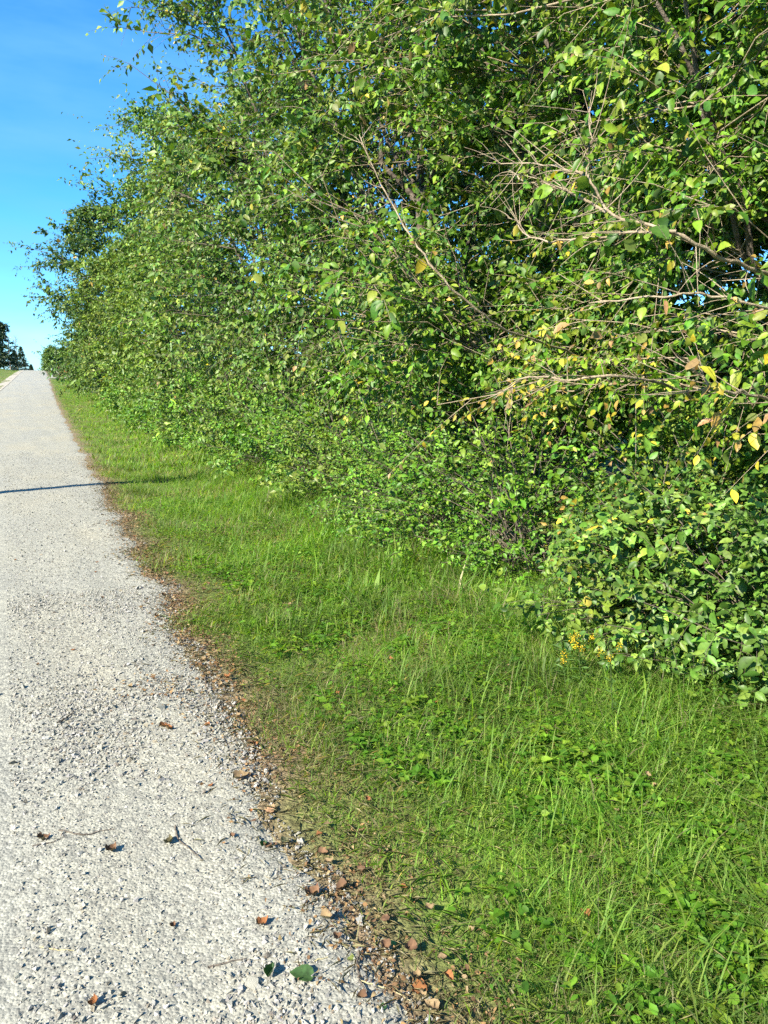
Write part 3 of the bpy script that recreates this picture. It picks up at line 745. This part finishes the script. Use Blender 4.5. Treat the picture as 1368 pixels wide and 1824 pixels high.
def box(c, s):
    c, s = np.array(c, float), np.array(s, float)/2
    v = np.array([[-1, -1, -1], [1, -1, -1], [1, 1, -1], [-1, 1, -1], [-1, -1, 1], [1, -1, 1], [1, 1, 1], [-1, 1, 1]])*s + c
    q = np.array([[0, 3, 2, 1], [4, 5, 6, 7], [0, 1, 5, 4], [1, 2, 6, 5], [2, 3, 7, 6], [3, 0, 4, 7]])
    return v, q
def bevel_box(name, c, s, mat, parent, b=0.01):
    me = make_mesh(name, *box(c, s), flat=True, mat=mat); o = link(name, me, parent)
    md = o.modifiers.new('bevel', 'BEVEL'); md.width = b; md.segments = 2
    return o
def utility_pole(x, y, H, label):
    z0 = float(height(x, y))
    r = empty('utility_pole', (x, y, z0 - 0.3), label=label, category='utility pole', group='wooden poles left of the road')
    t = np.linspace(0, 1, 8)
    V, Qd = tubes(np.stack([0*t, 0*t, t*(H + 0.3)], -1)[None], (0.155 - 0.05*t)[None], 14)
    cap = len(V) - 14
    link('pole', make_mesh('pole', V, Qd, mat=M_pole), r)
    arm = bevel_box('crossarm', (0, 0.0, H - 0.15), (1.6, 0.10, 0.12), M_pole, r)
    for dx in (-0.7, 0.7):
        tv = np.array([[dx, 0, H - 0.09], [dx, 0, H + 0.0], [dx, 0, H + 0.07]])
        link('insulator', make_mesh('insulator', *tubes(tv[None], np.array([[.03, .055, .02]]), 10), mat=M_white), arm)
pp = on_y(19, 660, 229)
utility_pole(pp[0], 229, 9.0, 'thin pale utility pole against the dark trees at far left')
utility_pole(-6.6, 10.6, 9.5, 'near utility pole, left of the frame, whose shadow crosses the gravel')

sp_ = on_y(106.5, 673, 114); z0 = float(height(sp_[0], 114))
r = empty('board_sign', (sp_[0], 114, z0), label='red-brown board on a dark wooden post by the driveway', category='sign')
bevel_box('post', (0, 0, 0.85), (0.16, 0.16, 1.95), M_post, r)
arm = bevel_box('arm', (0.55, 0, 1.72), (0.95, 0.09, 0.09), M_post, r)
bevel_box('board', (0.60, 0, 1.32), (0.98, 0.05, 0.50), M_sign, r)
for dx in (0.3, 0.9): bevel_box('hanger', (dx, 0, 1.62), (0.02, 0.02, 0.12), M_post, arm, 0.003)
mp_ = on_y(92.5, 668, 128); z0 = float(height(mp_[0], 128))
r = empty('marker_post', (mp_[0], 128, z0), label='slim white marker post left of the small lollipop tree', category='marker post')
post = bevel_box('post', (0, 0, 0.6), (0.12, 0.06, 1.25), M_white, r)
bevel_box('cap', (0, 0, 1.27), (0.15, 0.09, 0.09), M_white, post, 0.02)

# ------------------------------------------------------------------ build the leaves
vis = []
for pl in LEAFY:
    for a in 'PDNLWC': setattr(pl, a, np.concatenate(getattr(pl, a)))
    if hasattr(pl, 'trunk'):                       # the hedge is kept trimmed back along the carriageway's near end
        k = (pl.P[:, 0] > 2.45) | (pl.P[:, 1] > 9)
        for a in 'PDNLWC': setattr(pl, a, getattr(pl, a)[k])
near_pl = [p for p in LEAFY if p.individual]
allP = np.concatenate([p.P + p.D*p.L[:, None]*0.5 for p in LEAFY if np.linalg.norm(p.loc) < 30])
u, v, d = project(allP)
CELL = 9
inf = (d > 0.2) & (u > 0) & (u < PW) & (v > 0) & (v < PH)
key = (v//CELL).astype(int)*1000 + (u//CELL).astype(int)
front = np.full(1000*1000, 1e9)
np.minimum.at(front, key[inf], d[inf])
leaf_lib = {}
def leaf_unit(C, tm, mat):
    q = tuple(np.round(np.log(np.maximum(C, 1e-3))*5).astype(int)); k = (q, tm, mat.name)
    if k not in leaf_lib:
        tv, tt = OVATES[tm]
        leaf_lib[k] = make_mesh('leaf', tv, tt, np.repeat(np.exp(np.array(q)/5.0)[None], len(tv), 0), mat=mat)
    return leaf_lib[k]
n_tri = 0
for pl in LEAFY:
    n = len(pl.P); single = np.zeros(n, bool)
    if pl.individual:
        c = pl.P + pl.D*pl.L[:, None]*0.5
        u, v, d = project(c)
        ok = (d > 0.2) & (u > 4) & (u < PW-4) & (v > 4) & (v < PH-4)
        kk = np.where(ok, (v//CELL)*1000 + u//CELL, 0).astype(int)
        okf = ok.copy(); ok &= d < front[kk] + 0.03
        size = np.where(ok, pl.L/np.maximum(d, .2), 0)
        sel = np.argsort(-size)[:pl.individual]; sel = sel[size[sel] > 0]
        single[sel] = True
        D, S, U = leaf_frames(pl.D[sel], pl.N[sel])
        for j, i in enumerate(sel):
            o = link('leaf', leaf_unit(pl.C[i], int(i) % 4, pl.mat), pl.root)
            M = Matrix.Identity(4)
            for a in range(3):
                M[a][0] = D[j, a]*pl.L[i]; M[a][1] = S[j, a]*pl.W[i]; M[a][2] = U[j, a]*pl.L[i]; M[a][3] = pl.P[i, a] - pl.loc[a]
            o.matrix_local = M
    r = ~single
    odd = rng.random(n) < 0.4
    fine = np.zeros(n, bool)
    if pl.tmpl is LEAF6: fine = (d < front[kk] + 0.7) & (pl.L/np.maximum(d, .2)*FPX > 11) & okf
    A = [leaf_mesh_arrays(pl.P[m_], pl.D[m_], pl.N[m_], pl.L[m_], pl.W[m_], pl.C[m_], t) for m_, t in ((r & fine & ~odd, LEAF6), (r & fine & odd, LEAF6C), (r & ~fine, LEAF2))]
    o2 = np.cumsum([0] + [len(a[0]) for a in A])
    V = np.concatenate([a[0] for a in A]); T = np.concatenate([a[1] + k for a, k in zip(A, o2)]); C = np.concatenate([a[2] for a in A])
    n_tri += len(T)
    link('crown', make_mesh('crown', V - pl.loc, T, C, mat=pl.mat), pl.root, kind='stuff')
print('leaf triangles', n_tri)

# ------------------------------------------------------------------ grass and weeds of the verge
def blades(x, y, h, w, col, seg, lean=0.5, z=None):
    n = len(x)
    z = height(x, y) if z is None else z
    P = np.stack([x, y, z - 0.01], -1)
    a = rng.uniform(0, 6.28, n); d = np.stack([np.cos(a), np.sin(a), 0*a], -1)
    s = np.stack([-np.sin(a), np.cos(a), 0*a], -1)
    b = h*lean*(0.22 + np.abs(rng.normal(size=n))*0.75)
    ts = np.linspace(0, 1, seg + 1)
    V = []
    for t in ts[:-1]:
        c = P + np.array([0, 0, 1.0])*(h*(t - 0.35*t*t*np.clip(b/h, 0, 1.6)))[:, None] + d*(b*t*t)[:, None]
        ww = (w*(1 - 0.55*t))[:, None]
        V += [c - s*ww, c + s*ww]
    V.append(P + np.array([0, 0, 1.0])*(h*(1 - 0.35*np.clip(b/h, 0, 1.6)))[:, None] + d*b[:, None])
    V = np.stack(V, 1); k = 2*seg + 1
    tr = []
    for i in range(seg - 1): tr += [[2*i, 2*i+1, 2*i+3], [2*i, 2*i+3, 2*i+2]]
    tr.append([2*seg-2, 2*seg-1, 2*seg])
    T = (np.arange(n)*k)[:, None, None] + np.array(tr)[None]
    return V.reshape(-1, 3), T.reshape(-1, 3), np.repeat(col, k, 0)
GR = np.array([(0.15, 0.265, 0.016), (0.19, 0.295, 0.022), (0.115, 0.235, 0.016), (0.23, 0.29, 0.035)])
STRAW = np.array([(0.30, 0.25, 0.13), (0.24, 0.20, 0.10), (0.36, 0.31, 0.18)])
def grass_patch(n, y0, y1, pw, seg, wmul, hmul):
    y = y0 + (y1 - y0)*rng.random(n)**pw
    x = road_edge(y) - 0.10 + (3.75 - 0.62)*rng.random(n)
    v = x - road_edge(y)
    q = xy0(x, y)
    dens = smooth((v + 0.03)/0.20 + 0.25*W_small(q))*(0.62 + 0.38*np.clip(W_small(q*1.7 + 5)*0.7 + 0.6, 0, 1))
    k = rng.random(n) < np.clip(dens, 0.015, 1); x, y, v, q = x[k], y[k], v[k], q[k]; n = len(x)
    h = (0.045 + 0.05*smooth(v/0.7) + 0.09*smooth((v - 1.3)/1.2))*np.exp(rng.normal(size=n)*0.35)*(1 + 0.3*W_small(q))*hmul
    h = np.clip(h, 0.02, 0.5)
    col = GR[rng.integers(0, 4, n)]*np.exp(rng.normal(size=(n, 1))*0.2)
    col = col*np.clip(1 + 0.16*W_small(q*1.4 + 2) + 0.14*W_mid(q + 17), 0.55, 1.5)[:, None]*np.array([0.96, 1.06, 1.0])
    olive = np.clip(1.0 - v/0.9, 0, 1)[:, None]*0.25
    col = col*(1 - olive) + olive*np.array([0.185, 0.195, 0.035])
    st = rng.random(n) < 0.06 + 0.30*np.clip(1 - v/0.35, 0, 1) + 0.30*np.clip(W_mid(q + 9) - 0.2, 0, 1)
    col[st] = STRAW[rng.integers(0, 3, st.sum())]*np.exp(rng.normal(size=(st.sum(), 1))*0.2)
    w = 0.0017*wmul*np.exp(rng.normal(size=n)*0.5)*(1 + 0.8*(v > 1.2)*rng.random(n))
    return blades(x, y, h, w, col, seg, 1.15)
gr = [grass_patch(98000, 0.55, 5.5, 1.85, 3, 1.0, 1.0), grass_patch(70000, 5.0, 16, 1.3, 2, 1.9, 1.05), grass_patch(52000, 15, 112, 1.7, 1, 5.5, 1.2)]
n = 4200; y = 0.9 + 12*rng.random(n)**1.3; x = 1.5 + 1.9*rng.random(n)**0.7       # long wide blades near the shrubs
gr.append(blades(x, y, rng.uniform(0.12, 0.30, n), rng.uniform(0.0022, 0.0048, n), GR[rng.integers(0, 4, n)]*np.array([1.05, 1.15, 1.1]), 4, 0.9))
n = 16000; y = 25 + 200*rng.random(n)**1.2; x = ROAD_L - 1.0 - 12*rng.random(n)**1.3
gr.append(blades(x, y, rng.uniform(0.08, 0.2, n), rng.uniform(0.01, 0.03, n), GR[rng.integers(0, 4, n)], 1, 0.7))
V, T, C, o = [], [], [], 0
for a, b, c in gr: V.append(a); T.append(b + o); C.append(c); o += len(a)
link('grass', make_mesh('grass', np.concatenate(V), np.concatenate(T), np.concatenate(C), mat=M_grass), kind='stuff',
     label='green and straw-flecked mown grass of the road verge', category='grass')
print('grass triangles', sum(len(b) for _, b, _ in gr))
# clover, plantain and creeping weeds between the blades
n = 42000
y = 0.6 + 11*rng.random(n)**1.4; x = road_edge(y) + 0.15 + 2.75*rng.random(n); q = xy0(x, y)
k = (W_small(q + 21) + 0.8*W_mid(q + 4) + 0.4*rng.normal(size=n) > 0.0 - 0.3*(x > 1.6)) & (rng.random(n) < smooth((x - 0.95)/0.7)); x, y = x[k], y[k]; n = len(x)
hh = rng.uniform(0.02, 0.09, n)*(1 + 0.8*smooth((x - 2)/1.2))
P = np.stack([x, y, height(x, y) + hh], -1)
a = rng.uniform(0, 6.28, n); D = np.stack([np.cos(a), np.sin(a), rng.normal(size=n)*0.25 - 0.1], -1)
L = rng.uniform(0.014, 0.04, n)*(1 + 0.6*(rng.random(n) < 0.12)); C = np.array(PALETTES['honey'])[rng.integers(0, 4, n)]*np.exp(rng.normal(size=(n, 1))*0.2)
nr_ = unit(np.array([-0.25, -0.1, 1.0]) + rnd3(n, 0.35)); wd_ = L*rng.uniform(0.45, 0.9, n); cl = y < 2.6
Wa = leaf_mesh_arrays(P[cl], D[cl], nr_[cl], L[cl], wd_[cl], C[cl], LEAF6); Wb = leaf_mesh_arrays(P[~cl], D[~cl], nr_[~cl], L[~cl], wd_[~cl], C[~cl], LEAF2)
W1 = (np.concatenate([Wa[0], Wb[0]]), np.concatenate([Wa[1], Wb[1] + len(Wa[0])]), np.concatenate([Wa[2], Wb[2]]))
# rosettes of longer leaves
n = 6000; y = 0.7 + 7*rng.random(n)**1.5; x = road_edge(y) + 0.35 + 2.6*rng.random(n)**0.8; m = 6
k = W_small(xy0(x, y)*1.2 + 40) + 0.5*W_mid(xy0(x, y) + 4) > 0.45; x, y = x[k], y[k]; n = len(x)
a = (rng.uniform(0, 6.28, n)[:, None] + np.arange(m)*1.05 + rng.normal(size=(n, m))*0.3).ravel(); N = n*m
D = np.stack([np.cos(a), np.sin(a), rng.uniform(0.1, 0.9, N)], -1)
P = np.repeat(np.stack([x, y, height(x, y) + rng.uniform(0.02, 0.07, n)], -1), m, 0)
L = np.repeat(rng.uniform(0.03, 0.075, n), m)*rng.uniform(0.7, 1.2, N)
C2 = np.repeat(np.array(PALETTES['honey'])[rng.integers(0, 4, n)]*np.array([1.1, 1.1, 1.0]), m, 0)*np.exp(rng.normal(size=(N, 1))*0.2)
W2 = leaf_mesh_arrays(P, D, unit(np.array([-0.1, 0, 1.0]) + rnd3(N, 0.25)), L, L*np.repeat(rng.uniform(0.22, 0.6, n), m), C2, LEAF6C)
# blades and dead stalks lying flat between the standing ones
n = 16000; y = 0.7 + 8*rng.random(n)**1.4; x = road_edge(y) + 0.1 + 2.6*rng.random(n)
P = np.stack([x, y, height(x, y) + rng.uniform(0.01, 0.08, n)], -1); a = rng.uniform(0, 6.28, n)
L = rng.uniform(0.025, 0.09, n); st = rng.random(n) < np.clip(0.4 + 0.35*W_mid(xy0(x, y) + 9), 0.1, 0.9)
C3 = np.where(st[:, None], STRAW[rng.integers(0, 3, n)], GR[rng.integers(0, 4, n)])*np.exp(rng.normal(size=(n, 1))*0.2)
W3 = leaf_mesh_arrays(P, np.stack([np.cos(a), np.sin(a), rng.normal(size=n)*0.3], -1), unit(np.array([0, 0, 1.0]) + rnd3(n, 0.4)), L, rng.uniform(0.0014, 0.0036, n), C3, LEAF2)
o1 = len(W1[0]); o2 = o1 + len(W2[0])
V = np.concatenate([W1[0], W2[0], W3[0]]); T = np.concatenate([W1[1], W2[1] + o1, W3[1] + o2]); C = np.concatenate([W1[2], W2[2], W3[2]])
link('ground_cover', make_mesh('ground_cover', V, T, C, mat=M_grass), kind='stuff', label='clover and creeping broad-leaved weeds among the verge grass', category='weeds')

# ------------------------------------------------------------------ dry litter along the gravel's edge
DEBRIS = []
for dx_, dy_, m_ in [(290, 1228, 110), (235, 1240, 30), (330, 1262, 40), (372, 1262, 40), (345, 1275, 30), (250, 975, 140), (228, 940, 90), (300, 1075, 160), (275, 1030, 90), (340, 1130, 120), (200, 905, 110), (365, 1180, 110), (460, 1365, 160), (430, 1290, 140), (700, 1760, 130), (640, 1640, 90), (600, 1555, 90)]:
    r_ = ray(dx_, dy_); p_ = r_*(CAMH/-r_[2]); d_ = np.linalg.norm(p_); DEBRIS.append((p_[0], p_[1], 0.02 + 0.010*d_, 0.02 + 0.022*d_, m_))
def litter(n, seed):
    g = np.random.default_rng(seed)
    y = 0.9 + 17*g.random(n)**1.6; x = road_edge(y) + 0.03 + 0.13*g.normal(size=n); q = xy0(x, y)
    k = W_small(q*0.9 + 31) + 0.6*g.normal(size=n) > -0.3; x, y = x[k], y[k]
    for cx, cy, sx, sy, m in DEBRIS: x = np.concatenate([x, cx + sx*g.normal(size=m)]); y = np.concatenate([y, cy + sy*g.normal(size=m)])
    n = len(x)
    z = np.maximum(road_height(x, y), height(x, y)) + g.uniform(0.002, 0.022, n)
    a = g.uniform(0, 6.28, n); D = np.stack([np.cos(a), np.sin(a), 0.3*g.normal(size=n)], -1)
    L = g.uniform(0.006, 0.024, n)
    C = np.array([(0.26, 0.15, 0.075), (0.32, 0.20, 0.10), (0.20, 0.12, 0.07), (0.36, 0.27, 0.16), (0.14, 0.09, 0.055)])[g.integers(0, 5, n)]*np.array([0.72, 0.72, 0.68])
    L = L*np.where(y > 4, 1.3, 1.0)
    Pq = np.stack([x, y, z], -1); Nq = unit(np.array([0, 0, 1.0]) + 0.6*g.normal(size=(n, 3))); Wq = L*g.uniform(0.3, 0.75, n); cl = y < 2.4
    A1 = leaf_mesh_arrays(Pq[cl], D[cl], Nq[cl], L[cl], Wq[cl], C[cl], LEAF6C); A2 = leaf_mesh_arrays(Pq[~cl], D[~cl], Nq[~cl], L[~cl], Wq[~cl], C[~cl], LEAF2)
    A = (np.concatenate([A1[0], A2[0]]), np.concatenate([A1[1], A2[1] + len(A1[0])]), np.concatenate([A1[2], A2[2]]))
    m = 5200
    y = 0.9 + 13*g.random(m)**1.6; x = road_edge(y) + 0.05 + 0.15*g.normal(size=m)
    z = np.maximum(road_height(x, y), height(x, y)) + g.uniform(0.002, 0.016, m)
    a = g.uniform(0, 6.28, m); D = np.stack([np.cos(a), np.sin(a), 0.15*g.normal(size=m)], -1)
    L = g.uniform(0.025, 0.08, m)
    B = leaf_mesh_arrays(np.stack([x, y, z], -1), D, unit(np.array([0, 0, 1.0]) + 0.4*g.normal(size=(m, 3))), L, 0.0016 + 0*L, STRAW[g.integers(0, 3, m)]*0.85, LEAF2)
    return np.concatenate([A[0], B[0]]), np.concatenate([A[1], B[1] + len(A[0])]), np.concatenate([A[2], B[2]])
V, T, C = litter(14000, 77)
link('leaf_litter', make_mesh('leaf_litter', V, T, C, mat=M_dry), kind='stuff', label='brown leaf crumbs and dead straw along the edge of the gravel', category='litter')

# ------------------------------------------------------------------ single fallen leaves and twigs
def on_road(x, y):
    r = ray(x, y); t = CAMH/-r[2]; p = r*t
    for _ in range(4):
        z = float(max(road_height(p[0], p[1]), height(p[0], p[1]))) if p[0] < 0.9 else float(height(p[0], p[1]))
        t = (CAMH - z)/-r[2]; p = r*t
    return p[0], p[1], z
def leaf_sheet(n=9, curl=0.3, fold=0.25, seed=0, crumple=0.04, toothed=0.04):
    """an ovate blade with midrib fold, curl and thickness-free rim, unit length"""
    g = np.random.default_rng(seed); V = []; rows_ = []
    for i in range(n + 1):
        t = i/n; w = 0.40*math.sin(math.pi*min(1, t**0.72*0.97 + 0.03))**0.85*(1 + toothed*((i % 2)*2 - 1))
        if i in (0, n): w = 0.012
        row = []
        for j in range(-2, 3):
            s = j/2; yy = s*w
            zz = fold*abs(yy) + curl*((t - 0.5)**2*1.2) + curl*0.9*yy*yy/0.16*0.25 + crumple*g.normal()
            row.append(len(V)); V.append((t, yy, zz))
        rows_.append(row)
    Qd = [[a[j], b[j], b[j+1], a[j+1]] for a, b in zip(rows_[:-1], rows_[1:]) for j in range(4)]
    return np.array(V), np.array(Qd)
leaf_forms = [leaf_sheet(curl=c, fold=f, seed=s, crumple=cr) for s, (c, f, cr) in enumerate([(0.15, 0.25, .01), (0.9, 0.9, .03), (0.5, 0.5, .05), (0.3, -0.2, .03), (1.2, 0.3, .06)])]
fl_lib = {}
STEM = tubes(np.array([[[-0.34, 0.03, 0.05], [-0.15, 0.01, 0.02], [0.03, 0, 0.03]]]), np.array([[0.012, 0.012, 0.014]]), 4)
def fallen_leaf(px, py, length, form, col, ang, label, group=None, width=1.0, pos=None):
    p = pos or on_road(px, py)
    r = empty('fallen_leaf', (p[0], p[1], p[2] + 0.004), label=label, category='leaf')
    if group: r['group'] = group
    r.rotation_euler = (rng.normal()*0.12, rng.normal()*0.12, ang); r.scale = (length, length*width, length)
    k = (form, col)
    if k not in fl_lib:
        c = np.repeat(np.array([col]), len(leaf_forms[form][0]), 0)*np.exp(np.random.default_rng(form).normal(size=(len(leaf_forms[form][0]), 1))*0.12)
        fl_lib[k] = (make_mesh('blade', *leaf_forms[form], c, mat=M_dry if col[0] > col[1] else M_leaf),
                     make_mesh('stalk', *STEM, np.repeat(np.array([[0.2, 0.17, 0.08]]), len(STEM[0]), 0), mat=M_dry))
    link('stalk', fl_lib[k][1], link('blade', fl_lib[k][0], r))
DG, LG, RU, BR, TN = (0.035, 0.085, 0.03), (0.17, 0.30, 0.06), (0.215, 0.095, 0.04), (0.14, 0.082, 0.05), (0.22, 0.16, 0.09)
fallen_leaf(478, 1750, 0.055, 1, DG, 1.0, 'folded dark green leaf lying on the gravel near the photo bottom', width=0.7)
fallen_leaf(560, 1742, 0.075, 0, (0.06, 0.12, 0.04), 2.7, 'flat green leaf with a pale midrib lying on the gravel near the photo bottom')
fallen_leaf(705, 1692, 0.040, 0, LG, 2.0, 'bright pale green oval leaf on the brown litter')
fallen_leaf(625, 1714, 0.032, 3, (0.20, 0.24, 0.07), 1.1, 'yellow-green round leaf on the gravel at the litter edge')
fallen_leaf(683, 1802, 0.028, 0, DG, 1.2, 'smallest dark green leaf beside the litter at the photo bottom')
fallen_leaf(466, 1513, 0.035, 1, DG, 0.9, 'dark green curled leaf standing on bare gravel')
fallen_leaf(458, 1653, 0.042, 4, RU, 0.3, 'rust-red crumpled leaf alone on the gravel')
fallen_leaf(548, 1604, 0.060, 4, (0.17, 0.10, 0.06), 0.6, 'dark brown crumpled leaf clump on the gravel near the litter', width=1.1)
fallen_leaf(500, 1503, 0.050, 2, (0.2, 0.2, 0.12), 0.2, 'grey-green leaf fragment lying on the gravel')
fallen_leaf(165, 1798, 0.035, 4, RU, 1.3, 'small orange leaf at the bottom left of the gravel')
fallen_leaf(300, 1508, 0.045, 4, (0.10, 0.09, 0.05), 1.2, 'dark mossy curled leaf beside a forked twig')
fallen_leaf(283, 1296, 0.055, 2, RU, 0.2, 'orange leaf on mid gravel, left of a pair')
fallen_leaf(300, 1303, 0.050, 4, RU, 1.4, 'orange leaf on mid gravel, right of a pair')
fallen_leaf(415, 1390, 0.075, 2, TN, 0.1, 'tan leaf lying on the gravel just left of the litter')
fallen_leaf(475, 1450, 0.055, 3, (0.34, 0.21, 0.12), 0.7, 'light brown leaf between two stones on the gravel')
fallen_leaf(190, 1523, 0.05, 4, BR, 0.8, 'brown crumpled leaf left of the mossy curled one')
fallen_leaf(65, 1500, 0.05, 4, BR, 0.4, 'brown leaf at the end of the long curved twig')
fallen_leaf(745, 1775, 0.06, 3, RU, 1.0, 'orange-brown folded leaf in the litter at the photo bottom')
fallen_leaf(780, 1805, 0.05, 2, TN, 2.0, 'long tan dry leaf in the litter at the photo bottom')
fallen_leaf(1160, 1745, 0.05, 4, BR, 0.3, 'brown crumpled leaf lying in the green weeds at bottom right', pos=None)
fallen_leaf(1115, 1465, 0.05, 3, (0.42, 0.36, 0.10), 0.8, 'pale yellow leaf lying on the grass right of centre')
fallen_leaf(680, 1528, 0.055, 2, TN, 1.0, 'pale tan rolled leaf at the grass edge')
for k in range(110):
    y = 1.2 + 9*rng.random()**1.5; x = float(road_edge(y)) + rng.normal()*0.11 + 0.02
    z = float(max(road_height(x, y), height(x, y))) if x < 0.82 else float(height(x, y)) + 0.01
    fallen_leaf(0, 0, rng.uniform(0.018, 0.045), int(rng.integers(1, 5)), [RU, BR, TN, BR, TN, (0.17, 0.10, 0.06)][k % 6], rng.uniform(0, 6.28),
                ['rust-orange', 'mid-brown', 'pale tan', 'mid-brown', 'pale tan', 'dark brown'][k % 6] + ' dry leaf in the litter along the gravel edge', 'dry leaves in the litter along the gravel edge', pos=(x, y, z + 0.008))
for k in range(30):
    y = 1.4 + 9*rng.random()**1.3; x = float(road_edge(y)) - 0.12 - rng.random()**1.5*1.1
    fallen_leaf(0, 0, rng.uniform(0.016, 0.035), int(rng.integers(1, 5)), [RU, BR, TN][k % 3], rng.uniform(0, 6.28),
                ['rust-orange', 'brown', 'tan'][k % 3] + ' dry leaf fragment out on the bare gravel', 'leaf fragments on the bare gravel', pos=(x, y, float(road_height(x, y))))
for k in range(45):
    y = 1.1 + 8*rng.random()**1.4; x = float(road_edge(y)) + 0.3 + rng.random()*1.7
    fallen_leaf(0, 0, rng.uniform(0.02, 0.04), int(rng.integers(1, 5)), [RU, TN, TN, BR][k % 4], rng.uniform(0, 6.28),
                ['rust-orange', 'pale tan', 'pale tan', 'brown'][k % 4] + ' dry leaf caught in the verge grass', 'dry leaves caught in the grass', pos=(x, y, float(height(x, y)) + rng.uniform(0.03, 0.07)))
def twig(pts, r0, label, col=None):
    P = np.array([on_road(*p) for p in pts]); P[:, 2] += r0*1.3
    t = np.linspace(0, 1, len(P)); tt = np.linspace(0, 1, len(P)*5)
    Pp = np.stack([np.interp(tt, t, P[:, i]) for i in range(3)], -1)
    for _ in range(3): Pp[1:-1] = .25*Pp[:-2] + .5*Pp[1:-1] + .25*Pp[2:]
    Pp[1:-1] += rnd3(len(Pp)-2, 0.0012); o = Pp[0].copy()
    V, Qd = tubes((Pp - o)[None], np.linspace(r0, r0*0.4, len(Pp))[None], 6)
    link('twig', make_mesh('twig', V, Qd, mat=col or M_trunk), None, label=label, category='twig').location = o
M_straw = noisy_material('straw', [(0.38, 0.33, 0.16), (0.48, 0.42, 0.24)], 30, 0.7, 0.1)
twig([(105, 1480), (150, 1490), (185, 1480), (205, 1478)], 0.003, 'long curved brown twig lying on the left of the gravel')
twig([(58, 1508), (90, 1502), (120, 1490)], 0.0025, 'short twig next to the brown leaf at left')
twig([(312, 1472), (315, 1495), (340, 1515), (362, 1535)], 0.0035, 'crooked forked twig beside the mossy leaf')
twig([(102, 1290), (118, 1282), (132, 1268)], 0.006, 'thick short greyish stick on the left of the gravel')
twig([(70, 1687), (100, 1692), (132, 1694)], 0.002, 'pale straw stalk at lower left of the gravel', M_straw)
twig([(365, 1208), (368, 1225), (372, 1240)], 0.004, 'dark upright-looking twig near the brown debris patch')
twig([(250, 1240), (290, 1236), (335, 1232)], 0.003, 'straight twig across the brown debris patch')
twig([(345, 1262), (370, 1254), (395, 1247)], 0.003, 'thin twig reaching from the debris toward the grass')
twig([(392, 1322), (398, 1335)], 0.003, 'left prong of two parallel dark twigs on the gravel')
twig([(400, 1318), (408, 1334)], 0.003, 'right prong of two parallel dark twigs on the gravel')
twig([(370, 1725), (410, 1715), (440, 1708)], 0.003, 'brown twig among coarse stones near the photo bottom')
twig([(640, 1690), (637, 1720), (640, 1750), (655, 1770)], 0.004, 'dark sinuous twig at the boundary of gravel and litter')
twig([(560, 1713), (585, 1706)], 0.002, 'green stalk lying right of the flat green leaf', M_straw)
twig([(640, 1748), (700, 1765), (740, 1790)], 0.002, 'pale dead stem lying across the litter at the photo bottom', M_straw)

# ------------------------------------------------------------------ goldenrod
def goldenrod(px, py, X, label, heads):
    top = on_x(px, py, X); z0 = float(height(top[0], top[1]))
    base = np.array([top[0] + 0.05, top[1], z0])
    r = empty('goldenrod_plant', base, label=label, category='wildflower', group='goldenrod at the shrub foot')
    t = np.linspace(0, 1, 5)[:, None]; P = (top - base)*t + np.array([0.02, 0.03, 0])*np.sin(t*3)
    stem = link('stem', make_mesh('stem', *tubes(P[None], np.linspace(.004, .002, 5)[None], 5), np.repeat([[0.08, 0.13, 0.03]], 25, 0), mat=M_grass), r)
    n = 26; s = rng.uniform(0.1, 0.95, n); Pl = (top - base)*s[:, None]; a = rng.uniform(0, 6.28, n)
    D = np.stack([np.cos(a), np.sin(a), 0.3 + 0*a], -1); L = rng.uniform(.05, .09, n)
    V, T, C = leaf_mesh_arrays(Pl, D, unit(np.array([0, 0, 1.]) + rnd3(n, .3)), L, L*.22, np.repeat([[0.07, 0.14, 0.03]], n, 0), LEAF6)
    link('foliage', make_mesh('foliage', V, T, C, mat=M_leaf), r, kind='stuff')
    for h in range(heads):
        c = top - base + np.array([rng.normal()*0.05, rng.normal()*0.05, rng.uniform(-0.12, 0.03)])
        n = 45; P = c + rnd3(n, 0.010); L = rng.uniform(0.004, 0.008, n)
        V, T, C = leaf_mesh_arrays(P, unit(rnd3(n)), unit(rnd3(n) + np.array([0, 0, 1.])), L, L*.8, np.array([[0.75, 0.5, 0.02]])*np.exp(rng.normal(size=(n, 1))*.15), LEAF2)
        link('flower_head', make_mesh('flower_head', V, T, C, mat=M_petal), stem)
goldenrod(1030, 1132, 2.70, 'goldenrod with deep yellow heads in front of the dogwood', 6)
goldenrod(1000, 1136, 2.66, 'short goldenrod with a few yellow heads, left of the fuller one', 3)
goldenrod(1088, 1152, 2.62, 'pale yellow flowering goldenrod right of the fuller one', 4)
